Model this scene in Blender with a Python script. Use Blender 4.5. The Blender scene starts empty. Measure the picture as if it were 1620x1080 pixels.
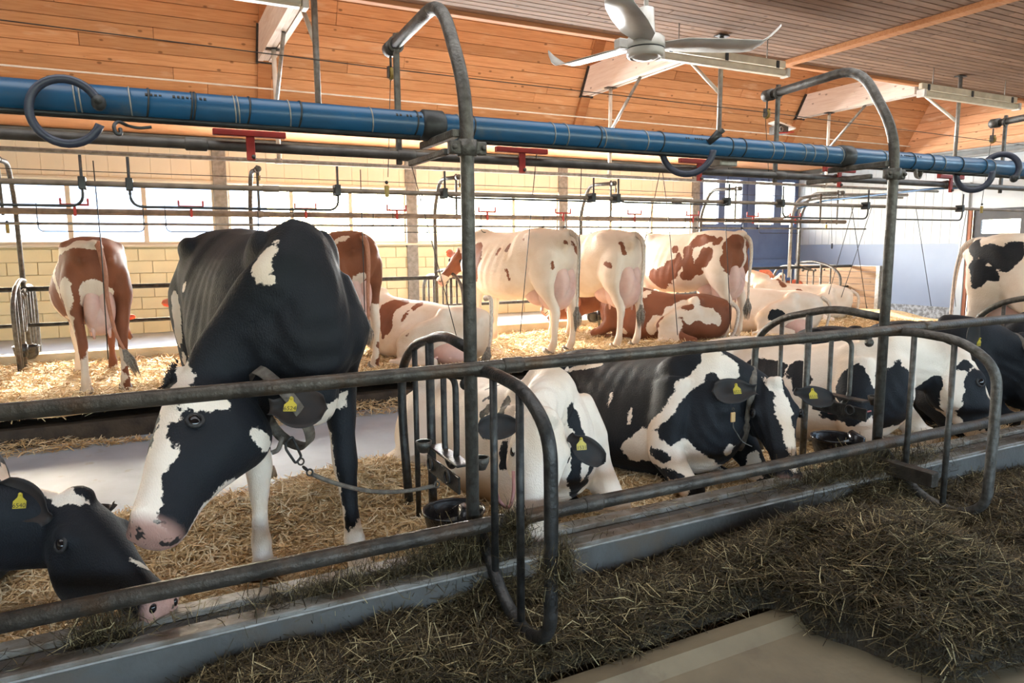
import bpy, math, random
import numpy as np
from mathutils import Vector, Matrix, Euler

S = bpy.context.scene
COL = S.collection
rnd = random.Random(7)
R = math.radians

# ------------------------------------------------------------------ camera
EYE = 1.5
cam_data = bpy.data.cameras.new('camera')
cam = bpy.data.objects.new('camera', cam_data)
COL.objects.link(cam)
cam_data.sensor_width = 36.0
cam_data.lens = 36.0 * 1111.0 / 1620.0
cam_data.clip_start = 0.05
cam_data.clip_end = 300
right = Vector((0.8910528, -0.4538262, -0.0081640))
down = Vector((-0.0673890, -0.1144833, -0.9911369))
fwd = Vector((0.4488692, 0.8837055, -0.1325936))
m = Matrix((right, -down, -fwd)).transposed().to_4x4()
m.translation = Vector((0, 0, EYE))
cam.matrix_world = m
S.camera = cam

# ------------------------------------------------------------------ world, sun, daylight, added fill
S.view_settings.view_transform = 'Standard'
S.view_settings.look = 'None'
S.view_settings.gamma = 1.0
S.view_settings.use_curve_mapping = False
S.view_settings.exposure = 0.82
W = bpy.data.worlds.new('sky')
S.world = W
W.use_nodes = True
wn = W.node_tree
bg = wn.nodes['Background']
sky = wn.nodes.new('ShaderNodeTexSky')
sky.sky_type = 'NISHITA'
sky.sun_disc = False
sky.sun_elevation = R(24)
sky.sun_rotation = R(-10)
sky.air_density = 1.0
sky.dust_density = 2.5
wn.links.new(sky.outputs[0], bg.inputs[0])
bg.inputs[1].default_value = 1.9

def lamp(name, kind, loc, rot, energy, color=(1, 1, 1), size=1.0, size_y=None, angle=None):
    d = bpy.data.lights.new(name, kind)
    d.energy = energy
    d.color = color
    if kind == 'AREA':
        d.shape = 'RECTANGLE'
        d.size = size
        d.size_y = size_y or size
    if kind == 'SUN':
        d.angle = angle or R(0.6)
    o = bpy.data.objects.new(name, d)
    o.location = loc
    o.rotation_euler = rot
    COL.objects.link(o)
    return o

# sun low beyond the far windows, travelling towards the viewer
sd = Vector((-0.14, -1.0, -0.42)).normalized()
sun = lamp('sun', 'SUN', (0, 30, 20), (0, 0, 0), 14.0, (1.0, 0.86, 0.66))
sun.rotation_euler = sd.to_track_quat('-Z', 'Y').to_euler()
# added fill lamp, unseen in the shaft, brightening slope and far row
lamp('ridge_fill', 'AREA', (6.0, 8.4, 6.6), (R(12), 0, 0), 290, (1.0, 0.93, 0.84), 20, 1.3)
# daylight entering through the long window strip of the far wall
lamp('far_window_daylight', 'AREA', (6.3, 13.45, 2.37), (R(-90), 0, 0), 2900, (0.98, 0.985, 1.0), 10.4, 1.5)
# two added fill lamps: one over the alley, one behind the viewer
# soft downlight under the closed ceiling, put in to lift the near straw
lamp('alley_fill', 'AREA', (4.0, 2.6, 4.05), (R(0), 0, 0), 150, (0.95, 0.97, 1.0), 15, 1.6)
lamp('near_side_fill', 'AREA', (4.0, -7.5, 2.6), (R(90), 0, 0), 40, (1.0, 0.93, 0.84), 16, 2.2)  # added soft fill from behind the viewer

# ------------------------------------------------------------------ materials
MATS = {}
def mat(name, c1, c2=None, rough=0.6, metal=0.0, scale=8.0, bump=0.0, bump_scale=40.0, stretch=None, detail=5.0,
        contrast=(0.35, 0.65), c3=None, c3_scale=1.5, c3_range=(0.55, 0.75), spec=0.5, coords='Object', sss=0.0):
    m = bpy.data.materials.new(name)
    m.use_nodes = True
    nt = m.node_tree
    N = nt.nodes
    L = nt.links
    b = N['Principled BSDF']
    b.inputs['Roughness'].default_value = rough
    b.inputs['Metallic'].default_value = metal
    b.inputs['Specular IOR Level'].default_value = spec
    if sss:
        b.inputs['Subsurface Weight'].default_value = sss
    c1 = (*c1, 1)
    if c2 is None:
        b.inputs['Base Color'].default_value = c1
    tc = N.new('ShaderNodeTexCoord')
    mp = N.new('ShaderNodeMapping')
    L.new(tc.outputs[coords], mp.inputs[0])
    if stretch:
        mp.inputs['Scale'].default_value = stretch
    if c2 is not None:
        n = N.new('ShaderNodeTexNoise')
        n.inputs['Scale'].default_value = scale
        n.inputs['Detail'].default_value = detail
        L.new(mp.outputs[0], n.inputs['Vector'])
        r = N.new('ShaderNodeMapRange')
        r.inputs[1].default_value, r.inputs[2].default_value = contrast
        L.new(n.outputs[0], r.inputs[0])
        mx = N.new('ShaderNodeMix')
        mx.data_type = 'RGBA'
        mx.inputs[6].default_value = c1
        mx.inputs[7].default_value = (*c2, 1)
        L.new(r.outputs[0], mx.inputs[0])
        out = mx.outputs[2]
        if c3 is not None:
            n3 = N.new('ShaderNodeTexNoise')
            n3.inputs['Scale'].default_value = c3_scale
            n3.inputs['Detail'].default_value = 8
            n3.inputs['Roughness'].default_value = 0.65
            L.new(tc.outputs[coords], n3.inputs['Vector'])
            r3 = N.new('ShaderNodeMapRange')
            r3.inputs[1].default_value, r3.inputs[2].default_value = c3_range
            L.new(n3.outputs[0], r3.inputs[0])
            m3 = N.new('ShaderNodeMix')
            m3.data_type = 'RGBA'
            L.new(r3.outputs[0], m3.inputs[0])
            L.new(out, m3.inputs[6])
            m3.inputs[7].default_value = (*c3, 1)
            out = m3.outputs[2]
        L.new(out, b.inputs['Base Color'])
    if bump:
        nb = N.new('ShaderNodeTexNoise')
        nb.inputs['Scale'].default_value = bump_scale
        nb.inputs['Detail'].default_value = 4
        L.new(mp.outputs[0], nb.inputs['Vector'])
        bp = N.new('ShaderNodeBump')
        bp.inputs['Strength'].default_value = bump
        bp.inputs['Distance'].default_value = 0.02
        L.new(nb.outputs[0], bp.inputs['Height'])
        L.new(bp.outputs[0], b.inputs['Normal'])
    MATS[name] = m
    return m

def wood(name, base, dark, pale, knots=True, rough=0.8, axis=0, dirt=None):
    """plank wood: grain along one axis, tone changing from board to board (Object Info random), knots, worn pale flecks"""
    m = bpy.data.materials.new(name)
    m.use_nodes = True
    nt = m.node_tree
    N, L = nt.nodes, nt.links
    b = N['Principled BSDF']
    b.inputs['Roughness'].default_value = rough
    b.inputs['Specular IOR Level'].default_value = 0.2
    tc = N.new('ShaderNodeTexCoord')
    oi = N.new('ShaderNodeObjectInfo')
    add = N.new('ShaderNodeVectorMath')
    add.operation = 'MULTIPLY_ADD'
    comb = N.new('ShaderNodeCombineXYZ')
    for i in range(3):
        L.new(oi.outputs['Random'], comb.inputs[i])
    L.new(comb.outputs[0], add.inputs[0])
    add.inputs[1].default_value = (37, 19, 11)
    L.new(tc.outputs['Object'], add.inputs[2])
    mp = N.new('ShaderNodeMapping')
    sc = [14, 14, 14]
    sc[axis] = 0.9
    mp.inputs['Scale'].default_value = sc
    L.new(add.outputs[0], mp.inputs[0])
    g = N.new('ShaderNodeTexNoise')
    g.inputs['Scale'].default_value = 3
    g.inputs['Detail'].default_value = 6
    g.inputs['Distortion'].default_value = 0.6
    L.new(mp.outputs[0], g.inputs['Vector'])
    mx = N.new('ShaderNodeMix')
    mx.data_type = 'RGBA'
    mx.inputs[6].default_value = (*base, 1)
    mx.inputs[7].default_value = (*dark, 1)
    rr = N.new('ShaderNodeMapRange')
    rr.inputs[1].default_value, rr.inputs[2].default_value = 0.42, 0.78
    L.new(g.outputs[0], rr.inputs[0])
    L.new(rr.outputs[0], mx.inputs[0])
    # board tone
    hsv = N.new('ShaderNodeHueSaturation')
    rv = N.new('ShaderNodeMapRange')
    rv.inputs[3].default_value, rv.inputs[4].default_value = 0.82, 1.14
    L.new(oi.outputs['Random'], rv.inputs[0])
    L.new(rv.outputs[0], hsv.inputs['Value'])
    L.new(mx.outputs[2], hsv.inputs['Color'])
    # worn flecks
    mf = N.new('ShaderNodeMapping')
    s2 = [9, 9, 9]
    s2[axis] = 2.2
    mf.inputs['Scale'].default_value = s2
    L.new(add.outputs[0], mf.inputs[0])
    nf = N.new('ShaderNodeTexNoise')
    nf.inputs['Scale'].default_value = 1.0
    nf.inputs['Detail'].default_value = 7
    L.new(mf.outputs[0], nf.inputs['Vector'])
    rf = N.new('ShaderNodeMapRange')
    rf.inputs[1].default_value, rf.inputs[2].default_value = 0.60, 0.70
    rf.inputs[4].default_value = 0.35
    L.new(nf.outputs[0], rf.inputs[0])
    m2 = N.new('ShaderNodeMix')
    m2.data_type = 'RGBA'
    L.new(rf.outputs[0], m2.inputs[0])
    L.new(hsv.outputs[0], m2.inputs[6])
    m2.inputs[7].default_value = (*pale, 1)
    out = m2.outputs[2]
    if knots:
        v = N.new('ShaderNodeTexVoronoi')
        v.inputs['Scale'].default_value = 1.0
        mk = N.new('ShaderNodeMapping')
        s3 = [7, 7, 7]
        s3[axis] = 4.0
        mk.inputs['Scale'].default_value = s3
        L.new(add.outputs[0], mk.inputs[0])
        L.new(mk.outputs[0], v.inputs['Vector'])
        rk = N.new('ShaderNodeMapRange')
        rk.inputs[1].default_value, rk.inputs[2].default_value = 0.135, 0.075
        rk.inputs[3].default_value, rk.inputs[4].default_value = 0.0, 0.75
        L.new(v.outputs['Distance'], rk.inputs[0])
        m3 = N.new('ShaderNodeMix')
        m3.data_type = 'RGBA'
        L.new(rk.outputs[0], m3.inputs[0])
        L.new(out, m3.inputs[6])
        m3.inputs[7].default_value = (dark[0] * 0.35, dark[1] * 0.35, dark[2] * 0.35, 1)
        out = m3.outputs[2]
    L.new(out, b.inputs['Base Color'])
    MATS[name] = m
    return m

def glass_mat(name):
    m = bpy.data.materials.new(name)
    m.use_nodes = True
    N, L = m.node_tree.nodes, m.node_tree.links
    N.remove(N['Principled BSDF'])
    t = N.new('ShaderNodeBsdfTransparent')
    t.inputs[0].default_value = (0.93, 0.95, 0.95, 1)
    g = N.new('ShaderNodeBsdfGlossy')
    g.inputs['Roughness'].default_value = 0.05
    lw = N.new('ShaderNodeLayerWeight')
    pw = N.new('ShaderNodeMath')
    pw.operation = 'POWER'
    L.new(lw.outputs['Facing'], pw.inputs[0])
    pw.inputs[1].default_value = 5.0
    f = N.new('ShaderNodeMapRange')
    f.inputs[3].default_value, f.inputs[4].default_value = 0.03, 0.9
    L.new(pw.outputs[0], f.inputs[0])
    mx = N.new('ShaderNodeMixShader')
    L.new(f.outputs[0], mx.inputs[0])
    L.new(t.outputs[0], mx.inputs[1])
    L.new(g.outputs[0], mx.inputs[2])
    L.new(mx.outputs[0], N['Material Output'].inputs[0])
    MATS[name] = m
    return m

def coat_mat(name, light, dark, skin=(0.42, 0.23, 0.18), light2=None, rough=0.62):
    """hide: the vertex field 'coat' (metres inside a dark patch) gives dark or light hair with a ragged edge; 'skin' bares pink skin"""
    m = bpy.data.materials.new(name)
    m.use_nodes = True
    N, L = m.node_tree.nodes, m.node_tree.links
    b = N['Principled BSDF']
    b.inputs['Roughness'].default_value = rough
    b.inputs['Specular IOR Level'].default_value = 0.22
    b.inputs['Sheen Weight'].default_value = 0.03
    b.inputs['Sheen Roughness'].default_value = 0.4
    tc = N.new('ShaderNodeTexCoord')
    a = N.new('ShaderNodeAttribute')
    a.attribute_name = 'coat'
    n = N.new('ShaderNodeTexNoise')
    n.inputs['Scale'].default_value = 26
    n.inputs['Detail'].default_value = 5
    n.inputs['Roughness'].default_value = 0.7
    L.new(tc.outputs['Object'], n.inputs['Vector'])
    s = N.new('ShaderNodeMath')
    s.operation = 'MULTIPLY_ADD'
    L.new(n.outputs[0], s.inputs[0])
    s.inputs[1].default_value = 0.075
    s.inputs[2].default_value = -0.0375
    ad = N.new('ShaderNodeMath')
    ad.operation = 'ADD'
    L.new(s.outputs[0], ad.inputs[0])
    L.new(a.outputs['Fac'], ad.inputs[1])
    r = N.new('ShaderNodeMapRange')
    r.inputs[1].default_value, r.inputs[2].default_value = -0.0025, 0.0025
    L.new(ad.outputs[0], r.inputs[0])
    # tone inside the light hair
    n2 = N.new('ShaderNodeTexNoise')
    n2.inputs['Scale'].default_value = 3.0
    n2.inputs['Detail'].default_value = 6
    L.new(tc.outputs['Object'], n2.inputs['Vector'])
    ml = N.new('ShaderNodeMix')
    ml.data_type = 'RGBA'
    ml.inputs[6].default_value = (*light, 1)
    l2 = light2 or (light[0] * 0.80, light[1] * 0.70, light[2] * 0.58)
    ml.inputs[7].default_value = (*l2, 1)
    rl = N.new('ShaderNodeMapRange')
    rl.inputs[1].default_value, rl.inputs[2].default_value = 0.45, 0.75
    L.new(n2.outputs[0], rl.inputs[0])
    L.new(rl.outputs[0], ml.inputs[0])
    md = N.new('ShaderNodeMix')
    md.data_type = 'RGBA'
    md.inputs[6].default_value = (*dark, 1)
    md.inputs[7].default_value = (dark[0] * 0.6, dark[1] * 0.55, dark[2] * 0.5, 1)
    L.new(rl.outputs[0], md.inputs[0])
    mx = N.new('ShaderNodeMix')
    mx.data_type = 'RGBA'
    L.new(r.outputs[0], mx.inputs[0])
    L.new(ml.outputs[2], mx.inputs[6])
    L.new(md.outputs[2], mx.inputs[7])
    k = N.new('ShaderNodeAttribute')
    k.attribute_name = 'skin'
    m3 = N.new('ShaderNodeMix')
    m3.data_type = 'RGBA'
    L.new(k.outputs['Fac'], m3.inputs[0])
    L.new(mx.outputs[2], m3.inputs[6])
    # blotched muzzle skin
    nk = N.new('ShaderNodeTexNoise')
    nk.inputs['Scale'].default_value = 22
    L.new(tc.outputs['Object'], nk.inputs['Vector'])
    rk = N.new('ShaderNodeMapRange')
    rk.inputs[1].default_value, rk.inputs[2].default_value = 0.58, 0.62
    L.new(nk.outputs[0], rk.inputs[0])
    mk = N.new('ShaderNodeMix')
    mk.data_type = 'RGBA'
    mk.inputs[6].default_value = (*skin, 1)
    mk.inputs[7].default_value = (0.03, 0.022, 0.02, 1)
    L.new(rk.outputs[0], mk.inputs[0])
    L.new(mk.outputs[2], m3.inputs[7])
    L.new(m3.outputs[2], b.inputs['Base Color'])
    # short hair relief
    mp = N.new('ShaderNodeMapping')
    mp.inputs['Scale'].default_value = (40, 110, 60)
    L.new(tc.outputs['Object'], mp.inputs[0])
    nb = N.new('ShaderNodeTexNoise')
    nb.inputs['Scale'].default_value = 2.0
    nb.inputs['Detail'].default_value = 3
    L.new(mp.outputs[0], nb.inputs['Vector'])
    nb2 = N.new('ShaderNodeTexNoise')
    nb2.inputs['Scale'].default_value = 6.5
    nb2.inputs['Detail'].default_value = 3
    L.new(tc.outputs['Object'], nb2.inputs['Vector'])
    sm = N.new('ShaderNodeMath')
    sm.operation = 'MULTIPLY_ADD'
    L.new(nb2.outputs[0], sm.inputs[0])
    sm.inputs[1].default_value = 1.2
    L.new(nb.outputs[0], sm.inputs[2])
    bp = N.new('ShaderNodeBump')
    bp.inputs['Strength'].default_value = 0.34
    bp.inputs['Distance'].default_value = 0.012
    L.new(sm.outputs[0], bp.inputs['Height'])
    L.new(bp.outputs[0], b.inputs['Normal'])
    MATS[name] = m
    return m

steel = mat('galvanised_steel', (0.075, 0.067, 0.058), (0.14, 0.13, 0.115), rough=0.5, metal=0.6, scale=30, bump=0.25, bump_scale=90,
            c3=(0.10, 0.055, 0.03), c3_scale=7, c3_range=(0.56, 0.72))
steel_dark = mat('dark_steel', (0.022, 0.021, 0.020), (0.055, 0.051, 0.047), rough=0.42, metal=0.5, scale=24, bump=0.2, bump_scale=80,
                 c3=(0.11, 0.065, 0.035), c3_scale=6, c3_range=(0.6, 0.75))
steel_rail = mat('worn_rail_steel', (0.045, 0.036, 0.028), (0.095, 0.078, 0.062), rough=0.45, metal=0.5, scale=14, bump=0.25, bump_scale=70,
                 c3=(0.09, 0.05, 0.026), c3_scale=5, c3_range=(0.5, 0.68))
rail_grey = mat('dusty_grey_pipe', (0.17, 0.155, 0.135), (0.10, 0.088, 0.075), rough=0.55, metal=0.3, scale=12)
steel_light = mat('pale_pipe_steel', (0.33, 0.31, 0.28), (0.22, 0.2, 0.175), rough=0.45, metal=0.5, scale=20)
white_paint = mat('white_paint', (0.74, 0.70, 0.63), (0.60, 0.55, 0.46), rough=0.5, scale=6)
fan_white = mat('fan_white', (0.62, 0.60, 0.55), (0.48, 0.45, 0.40), rough=0.35, scale=7)
lamp_cream = mat('lamp_housing', (0.66, 0.58, 0.42), (0.5, 0.43, 0.3), rough=0.5, scale=5)
blue_pvc = mat('blue_pipe_plastic', (0.013, 0.088, 0.20), (0.020, 0.08, 0.165), rough=0.32, scale=5, c3=(0.10, 0.12, 0.13), c3_scale=9, c3_range=(0.56, 0.8))
hose_rubber = mat('hose_rubber', (0.02, 0.024, 0.045), (0.04, 0.045, 0.07), rough=0.45, scale=20)
black_rubber = mat('black_rubber', (0.012, 0.012, 0.012), (0.03, 0.03, 0.03), rough=0.5, scale=20)
red_paint = mat('red_bracket_paint', (0.46, 0.035, 0.022), (0.33, 0.03, 0.02), rough=0.5, scale=20)
bowl_black = mat('bowl_enamel', (0.012, 0.012, 0.014), (0.03, 0.03, 0.032), rough=0.25, scale=12, bump=0.1)
yellow_plastic = mat('yellow_plastic', (0.48, 0.36, 0.02), (0.40, 0.30, 0.02), rough=0.45, scale=20)
ink = mat('tag_ink', (0.02, 0.015, 0.01))
leather = mat('collar_webbing', (0.16, 0.13, 0.10), (0.09, 0.07, 0.055), rough=0.7, scale=40, bump=0.3, bump_scale=200)
concrete = mat('passage_concrete', (0.44, 0.52, 0.61), (0.37, 0.44, 0.52), rough=0.55, scale=3, bump=0.12, bump_scale=20,
               c3=(0.26, 0.22, 0.16), c3_scale=5, c3_range=(0.62, 0.8))
feed_floor = mat('feed_table_concrete', (0.20, 0.155, 0.09), (0.15, 0.115, 0.066), rough=0.65, scale=5, bump=0.15, bump_scale=30,
                 c3=(0.12, 0.085, 0.05), c3_scale=4, c3_range=(0.55, 0.75))
curb_mat = mat('curb_concrete', (0.10, 0.092, 0.082), (0.07, 0.063, 0.055), rough=0.7, scale=6, bump=0.2, bump_scale=40,
               c3=(0.11, 0.08, 0.055), c3_scale=3, c3_range=(0.5, 0.68))
curb_top = mat('curb_edge_steel', (0.30, 0.275, 0.24), (0.16, 0.12, 0.085), rough=0.4, metal=0.3, scale=9, bump=0.15,
               c3=(0.12, 0.08, 0.05), c3_scale=6, c3_range=(0.5, 0.65))
gutter = mat('gutter_muck', (0.035, 0.022, 0.014), (0.075, 0.05, 0.03), rough=0.75, scale=8, bump=0.6, bump_scale=18)
block_mat = mat('yellow_block', (0.80, 0.69, 0.43), (0.75, 0.64, 0.40), rough=0.7, scale=4, bump=0.12, bump_scale=60)
mortar = mat('mortar', (0.60, 0.51, 0.33), rough=0.9)
panel_cream = mat('cream_panel', (0.82, 0.73, 0.56), (0.78, 0.69, 0.52), rough=0.55, scale=2)
frame_cream = mat('window_frame_cream', (0.66, 0.58, 0.45), rough=0.5)
grey_beam = mat('grey_steel_beam', (0.26, 0.265, 0.25), (0.20, 0.2, 0.19), rough=0.6, scale=4)
col_grey = mat('grey_wall_column', (0.30, 0.285, 0.25), (0.19, 0.175, 0.15), rough=0.7, scale=14)
rail_brown = mat('dusty_brown_rail', (0.26, 0.195, 0.145), (0.16, 0.115, 0.085), rough=0.6, scale=12)
wall_white = mat('white_boards', (0.44, 0.46, 0.47), (0.40, 0.42, 0.43), rough=0.5, scale=1.5)
wall_blue = mat('pale_blue_sheet', (0.21, 0.25, 0.33), (0.185, 0.22, 0.30), rough=0.45, scale=1.2)
door_blue = mat('blue_door_paint', (0.11, 0.155, 0.28), (0.09, 0.125, 0.24), rough=0.5, scale=3)
dark_door = mat('dark_door', (0.03, 0.028, 0.03), (0.05, 0.045, 0.045), rough=0.6, scale=4)
stucco = mat('worn_grey_base', (0.34, 0.35, 0.36), (0.15, 0.15, 0.15), rough=0.8, scale=14, contrast=(0.42, 0.58))
straw_bed = mat('straw_bed', (0.62, 0.43, 0.21), (0.84, 0.66, 0.40), rough=0.85, scale=30, stretch=(1, 2.5, 1), bump=1.0, bump_scale=60,
                c3=(0.34, 0.21, 0.09), c3_scale=7, c3_range=(0.5, 0.72))
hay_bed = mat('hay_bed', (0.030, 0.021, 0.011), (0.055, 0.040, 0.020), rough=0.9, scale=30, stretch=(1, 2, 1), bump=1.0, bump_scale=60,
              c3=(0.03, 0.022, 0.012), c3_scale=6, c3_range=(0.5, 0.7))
snow = mat('pale_ground_outside', (0.62, 0.61, 0.58), (0.5, 0.49, 0.45), rough=0.9, scale=0.6)
outside_wall = mat('outside_house', (0.75, 0.73, 0.70), rough=0.9)
outside_roof = mat('outside_roof_tile', (0.6, 0.6, 0.62), rough=0.9)
tree_bark = mat('outside_bark', (0.5, 0.47, 0.43), rough=0.9)
ear_dark = mat('ear_hair_black', (0.014, 0.013, 0.014), (0.03, 0.026, 0.024), rough=0.7, scale=30, bump=0.4, bump_scale=90)
ear_red = mat('ear_hair_red', (0.26, 0.09, 0.045), (0.36, 0.15, 0.08), rough=0.7, scale=20, bump=0.3, sss=0.2)
ear_inner = mat('ear_inner_skin', (0.022, 0.012, 0.008), (0.008, 0.006, 0.006), rough=0.7, scale=14)
ear_cream = mat('ear_hair_cream', (0.72, 0.55, 0.42), (0.6, 0.42, 0.32), rough=0.7, scale=20, sss=0.2)
eye_mat = mat('eye_dark', (0.008, 0.006, 0.006), rough=0.05)
udder_pink = mat('udder_skin', (0.70, 0.47, 0.40), (0.60, 0.37, 0.31), rough=0.6, scale=7, bump=0.15, bump_scale=14, sss=0.12)
hoof_mat = mat('hoof_horn', (0.30, 0.24, 0.17), (0.14, 0.10, 0.07), rough=0.6, scale=20)
tail_white = mat('tail_hair_white', (0.70, 0.60, 0.50), (0.45, 0.36, 0.28), rough=0.7, scale=30, stretch=(4, 4, 1))
tail_red = mat('tail_hair_red', (0.33, 0.13, 0.07), (0.45, 0.20, 0.12), rough=0.7, scale=30, stretch=(4, 4, 1))
switch_grey = mat('tail_switch_grey', (0.34, 0.29, 0.24), (0.16, 0.13, 0.10), rough=0.8, scale=60)
wood_orange = wood('orange_pine', (0.60, 0.32, 0.155), (0.46, 0.21, 0.09), (0.74, 0.54, 0.37))
wood_ceiling = wood('brown_pine_ceiling', (0.24, 0.142, 0.09), (0.16, 0.088, 0.052), (0.31, 0.22, 0.165))
plank_gap = mat('dark_board_gap', (0.10, 0.035, 0.015))
wood_gable = wood('pale_pine_gable', (0.66, 0.36, 0.20), (0.52, 0.25, 0.12), (0.80, 0.60, 0.45), axis=1)
wood_trim = wood('orange_pine_trim', (0.42, 0.19, 0.08), (0.32, 0.12, 0.045), (0.5, 0.3, 0.17), knots=False)
wood_beam = wood('whitewashed_beam', (0.66, 0.56, 0.48), (0.55, 0.42, 0.34), (0.75, 0.68, 0.6), axis=1)
wood_pen = wood('pen_board_pine', (0.27, 0.17, 0.10), (0.18, 0.10, 0.055), (0.33, 0.24, 0.17), axis=1)
glass = glass_mat('window_glass')
holstein = coat_mat('holstein_hide', (0.76, 0.64, 0.53), (0.009, 0.010, 0.013))
red_hide = coat_mat('red_pied_hide', (0.76, 0.635, 0.52), (0.225, 0.078, 0.038))

# ------------------------------------------------------------------ mesh helpers
class MB:
    def __init__(s):
        s.v, s.f = [], []
    def add(s, vs, fs):
        o = len(s.v)
        s.v += [tuple(v) for v in vs]
        s.f += [tuple(i + o for i in f) for f in fs]
        return s
    def box(s, lo, hi):
        x0, y0, z0 = lo
        x1, y1, z1 = hi
        return s.add([(x0, y0, z0), (x1, y0, z0), (x1, y1, z0), (x0, y1, z0), (x0, y0, z1), (x1, y0, z1), (x1, y1, z1), (x0, y1, z1)],
                     [(0, 3, 2, 1), (4, 5, 6, 7), (0, 1, 5, 4), (1, 2, 6, 5), (2, 3, 7, 6), (3, 0, 4, 7)])
    def cbox(s, lo, hi, c=0.004):
        """box with chamfered edges"""
        import bmesh
        bm = bmesh.new()
        x0, y0, z0 = lo
        x1, y1, z1 = hi
        vs = [bm.verts.new(p) for p in [(x0, y0, z0), (x1, y0, z0), (x1, y1, z0), (x0, y1, z0), (x0, y0, z1), (x1, y0, z1), (x1, y1, z1), (x0, y1, z1)]]
        for f in [(0, 3, 2, 1), (4, 5, 6, 7), (0, 1, 5, 4), (1, 2, 6, 5), (2, 3, 7, 6), (3, 0, 4, 7)]:
            bm.faces.new([vs[i] for i in f])
        bmesh.ops.bevel(bm, geom=list(bm.edges), offset=c, segments=1, affect='EDGES')
        bm.verts.index_update()
        s.add([v.co[:] for v in bm.verts], [[v.index for v in f.verts] for f in bm.faces])
        bm.free()
        return s
    def obox(s, c, ax, ay, az, hx, hy, hz):
        """oriented box: centre, three unit axes, half sizes"""
        c, ax, ay, az = Vector(c), Vector(ax), Vector(ay), Vector(az)
        vs = []
        for dz in (-1, 1):
            for dx, dy in ((-1, -1), (1, -1), (1, 1), (-1, 1)):
                vs.append(c + ax * hx * dx + ay * hy * dy + az * hz * dz)
        return s.add(vs, [(0, 3, 2, 1), (4, 5, 6, 7), (0, 1, 5, 4), (1, 2, 6, 5), (2, 3, 7, 6), (3, 0, 4, 7)])
    def loft(s, pts, rad, seg=12, hint=(0, 0, 1), cap=True, tangents=None):
        """closed loft; rad = number or (along hint, across) per station"""
        P = [Vector(p) for p in pts]
        n = len(P)
        h = Vector(hint)
        rings = []
        prev = None
        for i in range(n):
            t = (P[min(i + 1, n - 1)] - P[max(i - 1, 0)])
            if tangents:
                t = Vector(tangents[i])
            if t.length < 1e-9:
                t = Vector((0, 0, 1))
            t.normalize()
            side = t.cross(h)
            if side.length < 0.15:
                if prev is not None:
                    side = prev - t * prev.dot(t)
                if side.length < 0.15 or prev is None:
                    side = t.cross(Vector((0, 1, 0.013)))
                    if side.length < 0.15:
                        side = t.cross(Vector((1, 0, 0)))
            side.normalize()
            if prev is not None and side.dot(prev) < 0:
                side = -side
            prev = side
            up = side.cross(t)
            r = rad[i] if hasattr(rad, '__len__') else rad
            a, b = r if hasattr(r, '__len__') else (r, r)
            rings.append([P[i] + up * (a * math.sin(k * 2 * math.pi / seg)) + side * (b * math.cos(k * 2 * math.pi / seg)) for k in range(seg)])
        vs = [v for r_ in rings for v in r_]
        fs = []
        for i in range(n - 1):
            for k in range(seg):
                a, b = i * seg + k, i * seg + (k + 1) % seg
                fs.append((a, b, b + seg, a + seg))
        if cap:
            fs.append(tuple(reversed(range(seg))))
            fs.append(tuple(range((n - 1) * seg, n * seg)))
        return s.add(vs, fs)
    def tube(s, pts, r, seg=12, fillet=0.0, cap=True):
        return s.loft(fillet_path(pts, fillet) if fillet else pts, r, seg, cap=cap)
    def ball(s, c, r, seg=12, rings=8, axes=None):
        c = Vector(c)
        rx, ry, rz = r if hasattr(r, '__len__') else (r, r, r)
        A = axes or (Vector((1, 0, 0)), Vector((0, 1, 0)), Vector((0, 0, 1)))
        vs = [c - A[2] * rz]
        for i in range(1, rings):
            ph = -math.pi / 2 + math.pi * i / rings
            for k in range(seg):
                th = 2 * math.pi * k / seg
                vs.append(c + A[0] * rx * math.cos(ph) * math.cos(th) + A[1] * ry * math.cos(ph) * math.sin(th) + A[2] * rz * math.sin(ph))
        vs.append(c + A[2] * rz)
        fs = []
        for k in range(seg):
            fs.append((0, 1 + (k + 1) % seg, 1 + k))
        for i in range(rings - 2):
            for k in range(seg):
                a, b = 1 + i * seg + k, 1 + i * seg + (k + 1) % seg
                fs.append((a, b, b + seg, a + seg))
        e = len(vs) - 1
        o = 1 + (rings - 2) * seg
        for k in range(seg):
            fs.append((o + k, o + (k + 1) % seg, e))
        return s.add(vs, fs)
    def lathe(s, c, prof, seg=24, axis=(0, 0, 1)):
        """profile of (radius, height) about an axis"""
        c = Vector(c)
        A = Vector(axis).normalized()
        u = A.orthogonal().normalized()
        w = A.cross(u)
        vs = []
        for r, h in prof:
            for k in range(seg):
                th = 2 * math.pi * k / seg
                vs.append(c + A * h + (u * math.cos(th) + w * math.sin(th)) * r)
        fs = []
        for i in range(len(prof) - 1):
            for k in range(seg):
                a, b = i * seg + k, i * seg + (k + 1) % seg
                fs.append((a, b, b + seg, a + seg))
        return s.add(vs, fs)
    def torus(s, c, axis, Rm, r, seg=24, seg2=8, a0=0, a1=2 * math.pi, ref=None):
        A = Vector(axis).normalized()
        u = (Vector(ref) - A * Vector(ref).dot(A)).normalized() if ref else A.orthogonal().normalized()
        w = A.cross(u)
        full = abs(a1 - a0 - 2 * math.pi) < 1e-6
        n = seg + (0 if full else 1)
        pts = [Vector(c) + (u * math.cos(a0 + (a1 - a0) * i / seg) + w * math.sin(a0 + (a1 - a0) * i / seg)) * Rm for i in range(n)]
        vs = []
        for i, p in enumerate(pts):
            d = (p - Vector(c)).normalized()
            for k in range(seg2):
                th = 2 * math.pi * k / seg2
                vs.append(p + d * r * math.cos(th) + A * r * math.sin(th))
        fs = []
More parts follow.
